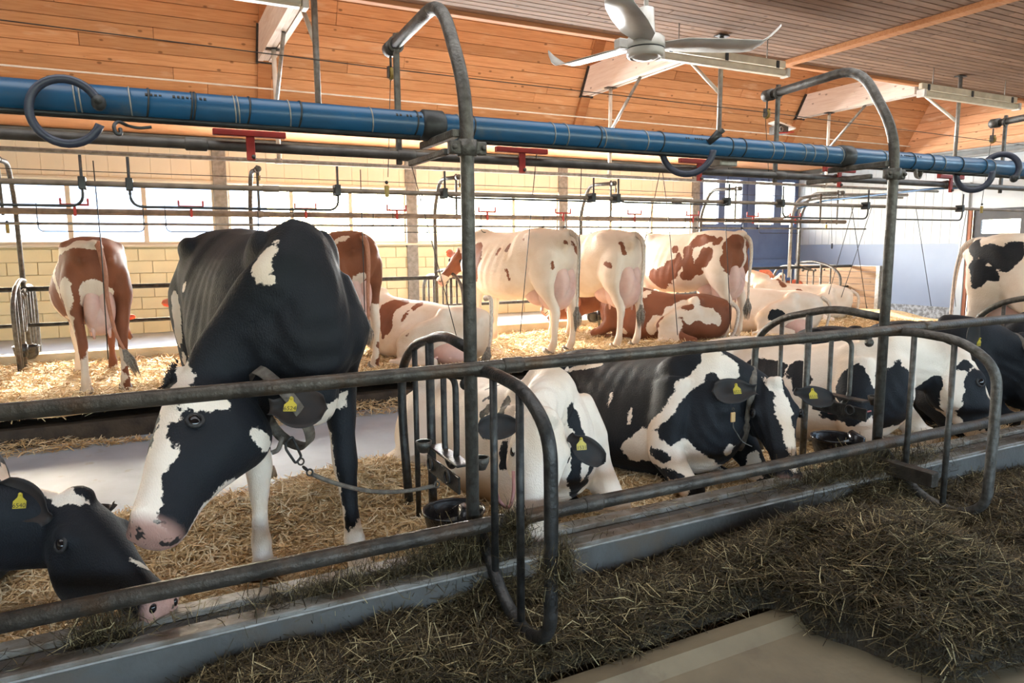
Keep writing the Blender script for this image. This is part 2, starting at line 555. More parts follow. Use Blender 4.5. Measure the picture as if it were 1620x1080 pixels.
        for i in range(n if full else n - 1):
            j = (i + 1) % n
            for k in range(seg2):
                k2 = (k + 1) % seg2
                fs.append((i * seg2 + k, j * seg2 + k, j * seg2 + k2, i * seg2 + k2))
        if not full:
            fs.append(tuple(range(seg2)))
            fs.append(tuple(reversed(range((n - 1) * seg2, n * seg2))))
        return s.add(vs, fs)
    def mesh(s, name, material=None, smooth=True, origin=None):
        me = bpy.data.meshes.new(name)
        o = Vector(origin) if origin is not None else Vector((0, 0, 0))
        me.from_pydata([tuple(Vector(v) - o) for v in s.v], [], s.f)
        if material:
            me.materials.append(material)
        if smooth:
            me.polygons.foreach_set('use_smooth', [True] * len(me.polygons))
        me.update()
        return me

def fillet_path(pts, r, n=6):
    P = [Vector(p) for p in pts]
    out = [P[0]]
    for i in range(1, len(P) - 1):
        a, b, c = P[i - 1], P[i], P[i + 1]
        d1, d2 = (a - b), (c - b)
        k = min(r, d1.length * 0.49, d2.length * 0.49)
        s0, s1 = b + d1.normalized() * k, b + d2.normalized() * k
        for j in range(n + 1):
            t = j / n
            out.append(s0 * (1 - t) ** 2 + b * 2 * t * (1 - t) + s1 * t * t)
    out.append(P[-1])
    return out

def tag(o, label=None, cat=None, group=None, kind=None):
    if label: o['label'] = label
    if cat: o['category'] = cat
    if group: o['group'] = group
    if kind: o['kind'] = kind
    return o

def thing(name, label, cat, loc=(0, 0, 0), rz=0.0, group=None):
    o = bpy.data.objects.new(name, None)
    o.empty_display_size = 0.1
    o.location = loc
    o.rotation_euler = (0, 0, rz)
    COL.objects.link(o)
    return tag(o, label, cat, group)

def part(name, mb, material, parent, smooth=True, world=True, label=None, kind=None):
    """mesh part; vertices are given in world coordinates and stored relative to the (unrotated) parent"""
    org = None
    if world and parent is not None:
        org = parent.location.copy()
        pp = parent.parent
        while pp is not None:
            org += pp.location
            pp = pp.parent
    me = mb.mesh(name, material, smooth, org)
    o = bpy.data.objects.new(name, me)
    COL.objects.link(o)
    o.parent = parent
    if label: o['label'] = label
    if kind: o['kind'] = kind
    return o

def solo(name, mb, material, label=None, cat=None, group=None, kind=None, smooth=True, origin=None):
    me = mb.mesh(name, material, smooth, origin)
    o = bpy.data.objects.new(name, me)
    if origin is not None: o.location = origin
    COL.objects.link(o)
    return tag(o, label, cat, group, kind)

def copy_tree(o, parent=None):
    c = o.copy()
    COL.objects.link(c)
    c.parent = parent
    for ch in list(o.children):
        copy_tree(ch, c)
    return c

def shared(name, me, loc, parent=None, rot=None, scale=None, label=None):
    o = bpy.data.objects.new(name, me)
    o.location = loc
    if rot: o.rotation_euler = rot
    if scale: o.scale = scale
    o.parent = parent
    COL.objects.link(o)
    if label: o['label'] = label
    return o

# ------------------------------------------------------------------ setting: room shell
XL, XR, YN, YF = -9.0, 15.1, -8.0, 13.2
def structure(name, mb, material, smooth=False, parent=None, origin=None):
    if parent is None:
        return solo(name, mb, material, kind='structure', smooth=smooth, origin=origin)
    return part(name, mb, material, parent, smooth)

# floors: slab, walkway between the rows, gutter, feed tables
structure('floor', MB().box((XL, YN, -0.30), (XR, YF, -0.12)), concrete)
structure('floor_walkway', MB().box((XL, 4.30, -0.12), (12.7, 6.47, -0.02)), concrete)
structure('floor_near_stalls', MB().box((XL, 2.52, -0.12), (XR, 4.30, 0.03)), gutter)
structure('floor_far_stalls', MB().box((XL, 6.47, -0.12), (12.7, 9.55, 0.13)), gutter)
structure('floor_far_feed_passage', MB().box((XL, 9.78, -0.12), (12.7, YF, 0.13)), concrete)
structure('floor_manger', MB().box((XL, 1.86, -0.12), (XR, 2.38, 0.0)), feed_floor)
mb = MB()
mb.add([(XL, YN, -0.12), (XR, YN, -0.12), (XR, 1.88, -0.12), (XL, 1.88, -0.12), (XL, YN, 0.05), (XR, YN, 0.05), (XR, 1.73, 0.05), (XL, 1.73, 0.05),
        (XL, 1.79, 0.078), (XR, 1.79, 0.078), (XL, 1.88, 0.062), (XR, 1.88, 0.062)],
       [(4, 5, 6, 7), (7, 6, 9, 8), (8, 9, 11, 10), (10, 11, 2, 3), (0, 1, 5, 4)])
structure('floor_feed_table', mb, feed_floor)

# near curb: concrete body with a steel capped edge; far curb the same way
cb = structure('trim_near_curb', MB().cbox((XL, 2.40, -0.12), (XR, 2.62, 0.235), 0.01), curb_mat)
structure('cap', MB().cbox((XL, 2.395, 0.235), (XR, 2.47, 0.255), 0.004).cbox((XL, 2.545, 0.235), (XR, 2.62, 0.262), 0.004), curb_top, parent=cb)
structure('edge_strip', MB().tube([(XL, 2.393, 0.236), (XR, 2.393, 0.236)], 0.006, 6), steel_light, parent=cb)
cf = structure('trim_far_curb', MB().cbox((XL, 9.55, -0.12), (12.5, 9.78, 0.33), 0.012), mat('far_curb_concrete', (0.60, 0.50, 0.34), (0.46, 0.36, 0.22), rough=0.7, scale=4, bump=0.1))

# far wall: yellow block dado built block by block on a mortar backing
mortar_back = MB().box((XL, YF + 0.02, -0.1), (11.75, YF + 0.25, 1.56))
wf = structure('wall_far', mortar_back, mortar)
blk = MB().cbox((-0.196, -0.02, -0.0965), (0.196, 0.03, 0.0965), 0.006).mesh('block', block_mat, False)
for row in range(7):
    z = 0.13 + 0.2 * row + 0.1
    x = -3.2 + (0.2 if row % 2 else 0.0)
    while x < 11.5:
        shared('block', blk, (x, YF + rnd.uniform(-0.002, 0.002), z), wf)
        x += 0.4
structure('block_field', MB().box((XL, YF - 0.012, 0.13), (-3.4, YF + 0.03, 1.54)), block_mat, parent=wf)
# cream panels above the windows, pieces between grooves
pan = MB().cbox((-0.1497, -0.015, -0.30), (0.1497, 0.02, 0.30), 0.004).mesh('panel', panel_cream, False)
structure('panel_backing', MB().box((XL, YF + 0.03, 2.66), (11.7, YF + 0.25, 4.0)).box((11.7, YF + 0.1, 3.2), (15.1, YF + 0.25, 4.0)), mortar, parent=wf)
x = -4.0
while x < 11.7:
    shared('panel', pan, (x, YF, 2.96), wf)
    x += 0.302
structure('panel_field', MB().box((XL, YF - 0.015, 2.66), (-4.15, YF + 0.03, 3.27)), panel_cream, parent=wf)
structure('trim_sill', MB().cbox((XL, YF - 0.07, 1.56), (11.75, YF + 0.1, 1.60), 0.006), frame_cream)
structure('trim_window_head', MB().cbox((XL, YF - 0.04, 2.62), (11.75, YF + 0.1, 2.67), 0.006), frame_cream)
structure('trim_wall_beam', MB().box((XL, YF - 0.10, 3.22), (XR, YF + 0.05, 3.27)).box((XL, YF - 0.02, 3.27), (XR, YF + 0.05, 3.38)).box((XL, YF - 0.10, 3.38), (XR, YF + 0.05, 3.42)), grey_beam)
# columns on the wall and the windows between them
cols = [-9.1, -5.69, -2.29, 1.12, 4.53, 7.94, 11.62]
for i, cx in enumerate(cols):
    structure(f'trim_column_{i+1}', MB().cbox((cx - 0.11, YF - 0.06, 0.13), (cx + 0.11, YF + 0.12, 3.25), 0.008), col_grey)
wi = 0
for i in range(len(cols) - 1):
    a, b = cols[i] + 0.11, cols[i + 1] - 0.11
    n = 3
    w = (b - a) / n
    for k in range(n):
        wi += 1
        x0, x1 = a + w * k, a + w * (k + 1)
        f = 0.035
        fr = MB()
        fr.box((x0, YF, 1.60), (x0 + f, YF + 0.07, 2.62)).box((x1 - f, YF, 1.60), (x1, YF + 0.07, 2.62))
        fr.box((x0 + f, YF, 1.60), (x1 - f, YF + 0.07, 1.645)).box((x0 + f, YF, 2.575), (x1 - f, YF + 0.07, 2.62))
        fr.box((x0 + f, YF, 2.09), (x1 - f, YF + 0.07, 2.16))
        wo = structure(f'window_{wi}', fr, frame_cream)
        structure('pane', MB().box((x0 + f, YF + 0.03, 1.645), (x1 - f, YF + 0.036, 2.09)), glass, parent=wo)
        structure('pane', MB().box((x0 + f, YF + 0.03, 2.16), (x1 - f, YF + 0.036, 2.575)), glass, parent=wo)
        hd = MB().box((x0 + 0.008, YF - 0.02, 2.30), (x0 + 0.03, YF, 2.44)).box((x0 + 0.008, YF - 0.02, 2.52), (x0 + 0.03, YF, 2.60))
        structure('latch', hd, frame_cream, parent=wo)

# blue sliding door with tall lights at the end of the far wall
dm = MB()
lights = [(11.87, 12.38), (12.58, 13.14), (13.59, 14.25), (14.51, 15.05)]
xs = 11.73
for (a, b) in lights:
    dm.box((xs, YF, 0.1), (a, YF + 0.08, 3.22))
    dm.box((a, YF, 0.1), (b, YF + 0.08, 2.03)).box((a, YF, 3.10), (b, YF + 0.08, 3.22))
    xs = b
dm.box((xs, YF, 0.1), (XR, YF + 0.08, 3.22))
dd = structure('door_1', dm, door_blue)
for (a, b) in lights:
    structure('pane', MB().box((a, YF + 0.03, 2.03), (b, YF + 0.036, 3.10)), glass, parent=dd)
    structure('glazing_bar', MB().box((a, YF - 0.01, 2.13), (b, YF + 0.03, 2.16)), door_blue, parent=dd)
for x in (11.80, 13.37, 15.0):
    structure('stile', MB().cbox((x - 0.06, YF - 0.03, 0.12), (x + 0.06, YF + 0.01, 3.2), 0.006), door_blue, parent=dd)
structure('rail', MB().cbox((11.75, YF - 0.04, 1.05), (XR, YF + 0.0, 1.15), 0.006), door_blue, parent=dd)

# end wall: white boards over a pale blue sheet, worn grey base, gable boards above a grey beam
we = structure('wall_end', MB().box((XR, 8.95, -0.12), (XR + 0.2, YF, 3.25)).box((XR, YN, -0.12), (XR + 0.2, 5.2, 3.25)).box((XR, 5.2, 2.2), (XR + 0.2, 8.95, 3.25)), wall_white)
bd = MB().cbox((-0.008, -0.098, -0.875), (0.0, 0.098, 0.875), 0.003).mesh('board', wall_white, False)
y = 13.1
while y > 8.9:
    shared('board', bd, (XR, y, 2.385), we)
    y -= 0.2
structure('blue_sheet', MB().box((XR - 0.012, 8.95, 0.15), (XR, YF, 1.505)), wall_blue, parent=we)
structure('grey_base', MB().cbox((XR - 0.03, 8.95, -0.12), (XR, YF, 0.155), 0.005), stucco, parent=we)
structure('corner_strip', MB().box((XR - 0.03, YF - 0.06, 0.13), (XR, YF, 3.25)), wall_white, parent=we)
structure('trim_door_post', MB().cbox((XR - 0.05, 8.83, -0.12), (XR + 0.02, 8.97, 2.75), 0.006), wall_white)
structure('trim_door_edge', MB().cbox((XR - 0.03, 8.76, -0.12), (XR + 0.02, 8.83, 2.2), 0.004), mat('rust_edge', (0.33, 0.12, 0.06), rough=0.7))
d2 = structure('door_2', MB().box((XR + 0.03, 8.60, -0.12), (XR + 0.1, 8.76, 2.2)).box((XR + 0.03, 5.2, -0.12), (XR + 0.1, 8.60, 1.70))
               .box((XR + 0.03, 5.2, 1.98), (XR + 0.1, 8.60, 2.2)).box((XR + 0.03, 5.2, 1.70), (XR + 0.1, 7.86, 1.98)), dark_door)
structure('pane', MB().box((XR + 0.05, 7.86, 1.70), (XR + 0.056, 8.60, 1.98)), glass, parent=d2)
structure('trim_end_beam', MB().box((XR - 0.10, YN, 3.25), (XR + 0.05, YF, 3.29)).box((XR - 0.03, YN, 3.29), (XR + 0.05, YF, 3.38)).box((XR - 0.10, YN, 3.38), (XR + 0.05, YF, 3.42)), grey_beam)
g = structure('wall_gable', MB().box((XR + 0.03, 4.0, 3.42), (XR + 0.2, YF, 7.2)), wood_trim)
gb = MB().cbox((0.0, -3.2, -0.083), (0.03, 3.2, 0.083), 0.006).mesh('plank', wood_gable, False)
for k in range(16):
    shared('plank', gb, (XR, 9.9 + 0.05 * (k % 3), 3.505 + 0.17 * k), g)
structure('wall_left', MB().box((XL - 0.2, YN, -0.12), (XL, YF + 0.2, 7.2)), panel_cream)
# unseen long side behind the viewer: parapet and header, gap sized for fill light
wn_ = structure('wall_near', MB().box((XL, YN - 0.2, -0.12), (XR, YN, 1.7)).box((XL, YN - 0.2, 3.2), (XR, YN, 4.3)), panel_cream)

# roof: soffit, steep boarded slope with planks, flat boarded ceiling
SL = 1.8
def slope_y(z):                         # the slope's plane: z = 3.38 at y = 10.4
    return 10.4 - (z - 3.38) / SL
structure('ceiling_soffit', MB().box((XL, 10.38, 3.38), (XR, YF + 0.2, 3.42)), wood_trim)
sx = Vector((1, 0, 0))
su = Vector((0, -1, SL)).normalized()
sn = sx.cross(su)                   # points down towards the barn
back = MB()
b0, b1 = Vector((XL, 10.44, 3.40)), Vector((XR, 10.44, 3.40))
L_ = 3.9
back.add([b0 - sn * 0.03, b1 - sn * 0.03, b1 + su * L_ - sn * 0.03, b0 + su * L_ - sn * 0.03, b0 - sn * 0.1, b1 - sn * 0.1, b1 + su * L_ - sn * 0.1, b0 + su * L_ - sn * 0.1],
         [(0, 1, 2, 3), (7, 6, 5, 4), (0, 4, 5, 1), (3, 2, 6, 7), (0, 3, 7, 4), (1, 5, 6, 2)])
cs = structure('ceiling_slope', back, plank_gap)
plank_w = 0.152
rot = Matrix((sx, su, sn)).transposed().to_4x4()
lengths = [4.0, 5.0, 3.2]
meshes = {}
def slope_plank(L0):
    L0 = round(L0, 2)
    if L0 not in meshes:
        meshes[L0] = MB().cbox((-L0 / 2 + 0.002, -plank_w / 2 + 0.0028, -0.02), (L0 / 2 - 0.002, plank_w / 2 - 0.0028, 0.008), 0.005).mesh('plank', wood_orange, False)
    return meshes[L0]
for row in range(24):
    x = -3.6
    c = Vector((0, 10.44, 3.40)) + su * (plank_w * (row + 0.5))
    while x < XR - 0.05:
        L0 = rnd.choice(lengths) - (rnd.choice((0, 1.2, 2.0)) if x < -3.5 else 0)
        L0 = min(L0, XR - x)
        if XR - x - L0 < 0.6: L0 = XR - x
        o = shared('plank', slope_plank(L0), (0, 0, 0), cs)
        o.matrix_local = Matrix.Translation((x + L0 / 2, c.y, c.z)) @ rot
        x += L0
structure('plank_field', MB().obox(Vector(((XL - 3.6) / 2, 10.44, 3.40)) + su * 1.9, sx, su, sn, (-3.6 - XL) / 2, 1.9, 0.008), wood_orange, parent=cs)
structure('trim_slope_foot', MB().obox(Vector(((XL + XR) / 2, 10.37, 3.42)), sx, su, sn, (XR - XL) / 2, 0.06, 0.02), wood_trim)
o = structure('trim_cable_rail', MB().tube([(XL, 10.22, 3.64), (XR, 10.22, 3.64)], 0.011, 8), white_paint)
for i, rx in enumerate((1.50, 6.52, 11.47)):
    structure(f'trim_rafter_{i+1}', MB().obox(Vector((rx, 10.44, 3.40)) + su * 1.9 + sn * 0.035, sx, su, sn, 0.085, 1.9, 0.03), wood_trim)
structure('ceiling_ridge', MB().box((XL, 5.5, 7.0), (XR, 9.3, 7.1)), wood_trim)
structure('wall_shaft', MB().box((XL, 7.72, 4.16), (XR, 7.80, 7.0)), wood_trim)

ZC = 4.12
fc = structure('ceiling', MB().box((XL, YN, ZC + 0.03), (XR, 7.66, ZC + 0.1)), plank_gap)
structure('board_field', MB().box((XL, YN, ZC), (XR, 4.0, ZC + 0.03)), wood_ceiling, parent=fc)
cp = {}
def ceiling_plank(L0):
    L0 = round(L0, 2)
    if L0 not in cp:
        cp[L0] = MB().cbox((-L0 / 2 + 0.002, -0.0545, -0.006), (L0 / 2 - 0.002, 0.0545, 0.03), 0.005).mesh('plank', wood_ceiling, False)
    return cp[L0]
for row in range(31):
    y = 7.60 - 0.117 * (row + 0.5)
    x = -3.4
    while x < XR - 0.05:
        L0 = min(rnd.choice((4.4, 5.6, 8.0)), XR - x)
        if XR - x - L0 < 0.6: L0 = XR - x
        shared('plank', ceiling_plank(L0), (x + L0 / 2, y, ZC), fc)
        x += L0
structure('board_field', MB().box((XL, 4.0, ZC), (-3.4, 7.6, ZC + 0.03)), wood_ceiling, parent=fc)
structure('trim_ceiling_edge', MB().cbox((XL, 7.60, ZC - 0.05), (XR, 7.70, ZC + 0.1), 0.006), wood_trim)
structure('trim_batten_1', MB().cbox((8.22, YN, ZC - 0.07), (8.38, 7.58, ZC - 0.004), 0.006), wood_trim)
structure('trim_batten_2', MB().cbox((-1.9, YN, ZC - 0.07), (-1.74, 7.58, ZC - 0.004), 0.006), wood_trim)
structure('trim_batten_3', MB().cbox((14.6, YN, ZC - 0.07), (14.76, 7.58, ZC - 0.004), 0.006), wood_trim)

# whitewashed tie beams from the ceiling edge to the slope
for bx, words_ in ((1.51, 'whitewashed laminated roof beam above the black standing cow'), (6.53, 'whitewashed laminated roof beam behind the ceiling fan'),
               (11.47, 'whitewashed laminated roof beam near the end wall')):
    t = thing('roof_beam', words_, 'beam', (bx, 8.9, 3.95), group='tie beams under the roof slope')
    hw = 0.098
    yb, yt = 10.30, 10.08
    def prism(x0, x1, z0, z1, y0=7.68):
        e0, e1 = slope_y(z0) + 0.02, slope_y(z1) + 0.02
        return MB().add([(x0, y0, z0), (x1, y0, z0), (x1, e0, z0), (x0, e0, z0), (x0, y0, z1), (x1, y0, z1), (x1, e1, z1), (x0, e1, z1)],
                        [(0, 3, 2, 1), (4, 5, 6, 7), (0, 1, 5, 4), (1, 2, 6, 5), (2, 3, 7, 6), (3, 0, 4, 7)])
    part('side_board', prism(bx - hw, bx - 0.035, 3.95, 4.36), wood_beam, t, False)
    part('core_board', prism(bx - 0.028, bx + 0.028, 3.96, 4.34), wood_beam, t, False)
    part('side_board', prism(bx + 0.035, bx + hw, 3.95, 4.36), wood_beam, t, False)
    e = slope_y(3.95)
    part('end_plate', MB().box((bx - hw - 0.02, e - 0.02, 3.925), (bx + hw + 0.02, e + 0.05, 3.95)).obox(Vector((bx - hw - 0.012, slope_y(4.15), 4.15)), sx, su, sn, 0.012, 0.24, 0.02), steel_dark, t, False)

# outside: pale ground, a low house with a tiled roof, bare trees
structure('ground_outside', MB().box((-70, YF + 0.3, -0.35), (90, 90, -0.2)).box((-70, -60, -0.35), (90, YN - 0.3, -0.2)).box((XR + 0.3, -60, -0.36), (90, 90, -0.21)), snow)
h = thing('farmhouse', 'pale house with tiled roof seen through the far windows', 'building', (-5, 27, -0.2))
part('wall', MB().box((-13, 25, -0.2), (3.2, 31, 2.0)), outside_wall, h, False)
rf = part('roof', MB().add([(-13.5, 24.6, 1.95), (3.7, 24.6, 1.95), (3.7, 28, 4.2), (-13.5, 28, 4.2), (-13.5, 31.4, 1.95), (3.7, 31.4, 1.95)], [(0, 1, 2, 3), (3, 2, 5, 4), (0, 3, 4), (1, 5, 2)]), outside_roof, h, False)
mb = MB()
for k in range(8):
    t0 = k / 8
    y, z = 24.6 + 3.4 * t0, 1.98 + 2.25 * t0
    mb.tube([(-13.4 + i * 0.3, y, z + 0.03 * (i % 2)) for i in range(57)], 0.05, 5)
o = part('tile_course', mb, outside_roof, rf)
o['kind'] = 'stuff'
for (tx, ty, hh, lab) in ((2.5, 22, 6, 'bare tree outside the window above the small red cow'), (9.0, 26, 7, 'bare tree outside between the wall columns'), (26, 40, 9, 'bare tree outside beyond the far windows at the door end')):
    t = thing('bare_tree', lab, 'tree', (tx, ty, -0.2), group='bare trees outside')
    part('trunk', MB().loft([(tx, ty, -0.3), (tx + 0.1, ty, hh * 0.5), (tx, ty, hh)], [0.17, 0.11, 0.03], 8), tree_bark, t)
    for k in range(9):
        a = k * 2.4
        z0 = hh * (0.25 + 0.07 * k)
        l = 1.6 - 0.1 * k
        part('branch', MB().loft([(tx, ty, z0), (tx + math.cos(a) * l * 0.5, ty + math.sin(a) * l * 0.5, z0 + 0.5), (tx + math.cos(a) * l, ty + math.sin(a) * l, z0 + 1.4)], [0.05, 0.03, 0.01], 5), tree_bark, t)

# ------------------------------------------------------------------ stall fittings
PX = [-1.40, 1.095, 3.60, 6.10, 8.60]        # near stall posts
FX = [-3.85, -1.33, 1.17, 3.69, 6.19, 8.69, 11.17]   # far stall posts

def hoop_post(x, label, grp, mir=None, dz=0.0, topz=None, steelm=steel):
    """bent stall post with its drop rod, couplings and bracket; mir mirrors it for the far row"""
    f = (lambda y: mir - y) if mir else (lambda y: y)
    sg = -1 if mir else 1
    tz = topz or 2.455
    t = thing('stall_post', label, 'post', (x, f(2.52), dz), group=grp)
    P = lambda y, z: (x, f(y), z)
    part('pole', MB().tube([P(2.52, dz - 0.05), P(2.52, tz - 0.37), P(2.76, tz + 0.03), P(3.40, tz)], 0.0265, 14, 0.16), steelm, t)
    mb = MB().loft([(x, f(3.385), tz), (x, f(3.45), tz)], [0.036, 0.036], 14)
    mb.ball((x, f(3.455), tz), (0.03, 0.012, 0.03), 10, 6)
    part('end_coupling', mb, steelm, t)
    mb = MB().cbox((x - 0.014, min(f(3.33), f(3.352)), (1.90 if not mir else 1.87)), (x + 0.014, max(f(3.33), f(3.352)), tz + 0.05), 0.004)
    part('drop_rod', mb, steelm, t, False)
    part('rod_clamp', MB().torus((x, f(3.341), tz), (0, 1, 0), 0.031, 0.009, 16, 6), steelm, t)
    if not mir:
        mb = MB().loft([(x, 2.52, 1.845), (x, 2.52, 1.905)], [0.038, 0.038], 16)
        mb.cbox((x - 0.075, 2.50, 1.85), (x - 0.03, 2.535, 1.90), 0.004).cbox((x + 0.03, 2.50, 1.85), (x + 0.075, 2.535, 1.90), 0.004)
        mb.ball((x - 0.06, 2.495, 1.875), 0.011, 8, 6).ball((x + 0.06, 2.495, 1.875), 0.011, 8, 6)
        part('clamp', mb, steelm, t)
        mb = MB().cbox((x - 0.055, 2.53, 1.915), (x - 0.02, 2.90, 1.945), 0.004).cbox((x - 0.055, 2.62, 1.86), (x - 0.03, 3.05, 1.885), 0.004)
        part('bracket_arm', mb, steelm, t, False)
    return t

plabels = ['bent steel stall post carrying the blue pipe, nearest the two cow heads', 'tall bent steel stall post carrying the blue pipe, in front of the white lying cow',
           'bent steel stall post with water bowl between the two black-faced lying cows', 'bent steel stall post whose hoop arm points at the dark door',
           'bent steel stall post furthest along the near row']
for x, lab in zip(PX[1:4], plabels[1:4]):
    hoop_post(x, lab, 'bent stall posts of the near row')
flabels = {1: 'bent steel post behind the small red-and-white cow by the window wall', 2: 'bent steel post of the far row behind the standing black cow',
           3: 'bent steel post of the far row at the head of the lying spotted cow', 4: 'bent steel post of the far row behind the cream cow',
           5: 'bent steel post of the far row beside the red-patched cow', 6: 'bent steel post of the far row beside the wooden pen board'}
for i in range(1, 7):
    hoop_post(FX[i], flabels[i], 'bent stall posts of the far row', mir=12.22, dz=0.12, topz=2.43)

def divider(x, label, grp, mir=None, dz=0.0, m_=steel_dark, full=True):
    f = (lambda y: mir - y) if mir else (lambda y: y)
    t = thing('stall_divider', label, 'divider', (x, f(2.75), dz), group=grp)
    P = lambda y, z: (x + 0.02, f(y), z + dz * 0.6)
    part('top_tube', MB().tube([P(2.56, 1.095), P(2.86, 1.125), P(3.27, 1.03), P(3.47, 0.88), P(3.47, 0.60), P(3.39, 0.12)], 0.023, 12, 0.12), m_, t)
    part('front_loop', MB().tube([P(2.60, 1.00), P(2.40, 1.035), P(2.10, 1.015), P(1.925, 0.90), P(1.92, 0.62), P(1.925, 0.20), P(2.06, 0.115), P(2.26, 0.145), P(2.50, 0.36)], 0.024, 12, 0.11), m_, t)
    bars = [(3.25, 0.10, 1.04, 0.014), (3.04, 0.10, 1.08, 0.021), (2.355, 0.22, 1.03, 0.015), (2.14, 0.13, 1.01, 0.015)]
    for (y, z0, z1, r) in bars:
        part('bar', MB().tube([P(y, z0), P(y, z1)], r, 10), m_, t)
    part('hook_bar', MB().tube([P(2.87, 0.945), P(2.87, 0.60), P(2.80, 0.53), P(2.73, 0.60), P(2.73, 0.945), P(2.87, 0.955)], 0.014, 10, 0.05), m_, t)
    mb = MB().loft([P(2.80, 0.965), P(2.62, 0.99)], [0.026, 0.03], 12)
    mb.ball(P(2.62, 0.945), 0.026, 10, 6).ball(P(2.90, 0.955), 0.028, 10, 6)
    part('clamp', mb, m_, t)
    return t
divider(PX[1], 'dark steel stall divider loop with bars in front of the white lying cow', 'barred stall dividers of the near row')
divider(PX[2], 'steel stall divider loop with bars between the blazed cow and the cow in profile', 'barred stall dividers of the near row', m_=steel)
divider(PX[3], 'steel stall divider loop below the rump of the standing black and white cow', 'barred stall dividers of the near row', m_=steel)
fd_l = {1: 'barred divider loop beside the small red-and-white cow', 3: 'barred divider loop at the muzzle of the turned red-headed cow', 4: 'barred divider loop behind the cream cow legs',
        5: 'barred divider loop behind the legs of the red-patched cow', 6: 'barred divider loop by the head of the cow looking round'}
for i, lab in fd_l.items():
    divider(FX[i], lab, 'barred stall dividers of the far row', mir=12.22, dz=0.12, m_=steel)

# fixtures at the near dividers: plate with chain cups, water bowl
def bowl(x, y, z, label, r=0.13, grp='water bowls at the stall posts'):
    t = thing('water_bowl', label, 'bowl', (x, y, z), group=grp)
    prof = [(0.001, -0.14), (0.07, -0.135), (0.105, -0.09), (r * 0.96, -0.01), (r, 0.0), (r + 0.008, 0.004), (r + 0.008, -0.006), (r + 0.002, -0.012)]
    outer = [(0.001, -0.15), (0.075, -0.145), (0.113, -0.095), (r + 0.002, -0.012)]
    mb = MB().lathe((x, y, z), prof, 28).lathe((x, y, z), outer, 28)
    part('basin', mb, bowl_black, t)
    mb = MB().loft([(x, y - r - 0.03, z - 0.10), (x, y - r - 0.02, z + 0.02), (x, y - r + 0.03, z + 0.05)], [0.035, 0.045, 0.02], 12)
    part('valve_housing', mb, bowl_black, t)
    part('tongue', MB().obox((x, y - 0.03, z - 0.03), (1, 0, 0), (0, 0.9, -0.4), (0, 0.4, 0.9), 0.03, 0.06, 0.006), steel_light, t, False)
    return t
bowl(1.10, 2.74, 0.37, 'black water bowl on the tall post in front of the white lying cow')
bowl(3.58, 2.78, 0.36, 'black water bowl beside the face of the blazed lying cow')
for i, lab in ((1, 'black water bowl beside the small red-and-white cow'), (4, 'black water bowl behind the legs of the large white cow'), (5, 'black water bowl behind the red-patched cow'), (3, 'black water bowl behind the lying spotted cow')):
    bowl(FX[i] + 0.02, 9.33, 0.46, lab, 0.125)

def tether_plate(x, label):
    t = thing('tether_bracket', label, 'bracket', (x, 2.70, 0.55), group='tether brackets on the stall posts')
    mb = MB().cbox((x - 0.05, 2.56, 0.50), (x - 0.04, 2.93, 0.575), 0.003).cbox((x - 0.04, 2.60, 0.60), (x + 0.03, 2.95, 0.612), 0.004)
    part('plate', mb, steel_dark, t, False)
    for y in (2.95, 2.60):
        prof = [(0.0, -0.035), (0.02, -0.03), (0.034, 0.0), (0.038, 0.022), (0.03, 0.022)]
        part('cup', MB().lathe((x - 0.055 if y > 2.8 else x + 0.07, y, 0.61), prof, 14), steel, t)
    mb = MB()
    for y in (2.66, 2.86):
        mb.torus((x - 0.06, y, 0.55), (1, 0, 0.0), 0.028, 0.006, 16, 6)
    part('shackle', mb, steel_dark, t)
tether_plate(1.10, 'dark tether bracket with cups on the tall post in front of the white lying cow')
tether_plate(3.60, 'worn tether bracket with cups beside the blazed lying cow')
mb = MB().cbox((3.52, 2.14, 0.245), (3.575, 2.50, 0.325), 0.005)
solo('foot_bracket', mb, steel_rail, 'rusty steel bracket low on the post by the bowl of the blazed cow', 'bracket', smooth=False)

def long_tube(name, y, z, r, x0, x1, m_, label, cat, joints=(), jr=1.28, seg=14, group=None, dz=0.0):
    t = thing(name, label, cat, ((x0 + x1) / 2, y, z), group=group)
    part('tube', MB().tube([(x0, y, z), (x1, y, z + dz)], r, seg), m_, t)
    for jx in joints:
        part('coupling', MB().loft([(jx - 0.045, y, z), (jx - 0.04, y, z), (jx + 0.04, y, z), (jx + 0.045, y, z)], [r, r * jr, r * jr, r], seg), m_, t)
    return t
long_tube('feed_rail', 2.44, 1.040, 0.0265, -2.5, 9.0, steel_rail, 'upper horizontal feed rail of worn steel along the manger', 'rail', (1.24, 3.86, -0.9), 1.18)
long_tube('neck_rail', 2.44, 0.405, 0.031, -2.5, 9.0, steel_rail, 'lower horizontal feed rail of worn steel just above the curb', 'rail', (1.62, 4.55), 1.15)
long_tube('trainer_pipe', 3.341, 1.945, 0.021, -3.0, 9.0, rail_grey, 'grey steel pipe hung from the near posts just below the blue pipe', 'pipe', (1.13, 3.64, 5.4, 0.2))
long_tube('brown_trainer_rail', 4.05, 1.825, 0.0135, -3.0, 9.0, rail_brown, 'thin brown rail carrying the bent wire trainers of the near row', 'rail', (0.6, 3.4))
long_tube('far_trainer_pipe', 8.88, 1.915, 0.034, -5.0, 11.4, rail_brown, 'grey pipe of the far row carrying the small red hooks', 'pipe', (1.17, 6.19), 1.15)
long_tube('far_thin_rail', 8.60, 1.78, 0.014, -5.0, 11.6, steel_light, 'thin pale rail below the red hooks of the far row', 'rail')
long_tube('milk_line', 9.40, 2.60, 0.026, -5.0, 14.9, steel_light, 'pale horizontal pipe hung from the roof beams across the windows', 'pipe', (1.5, 6.52, 11.4))
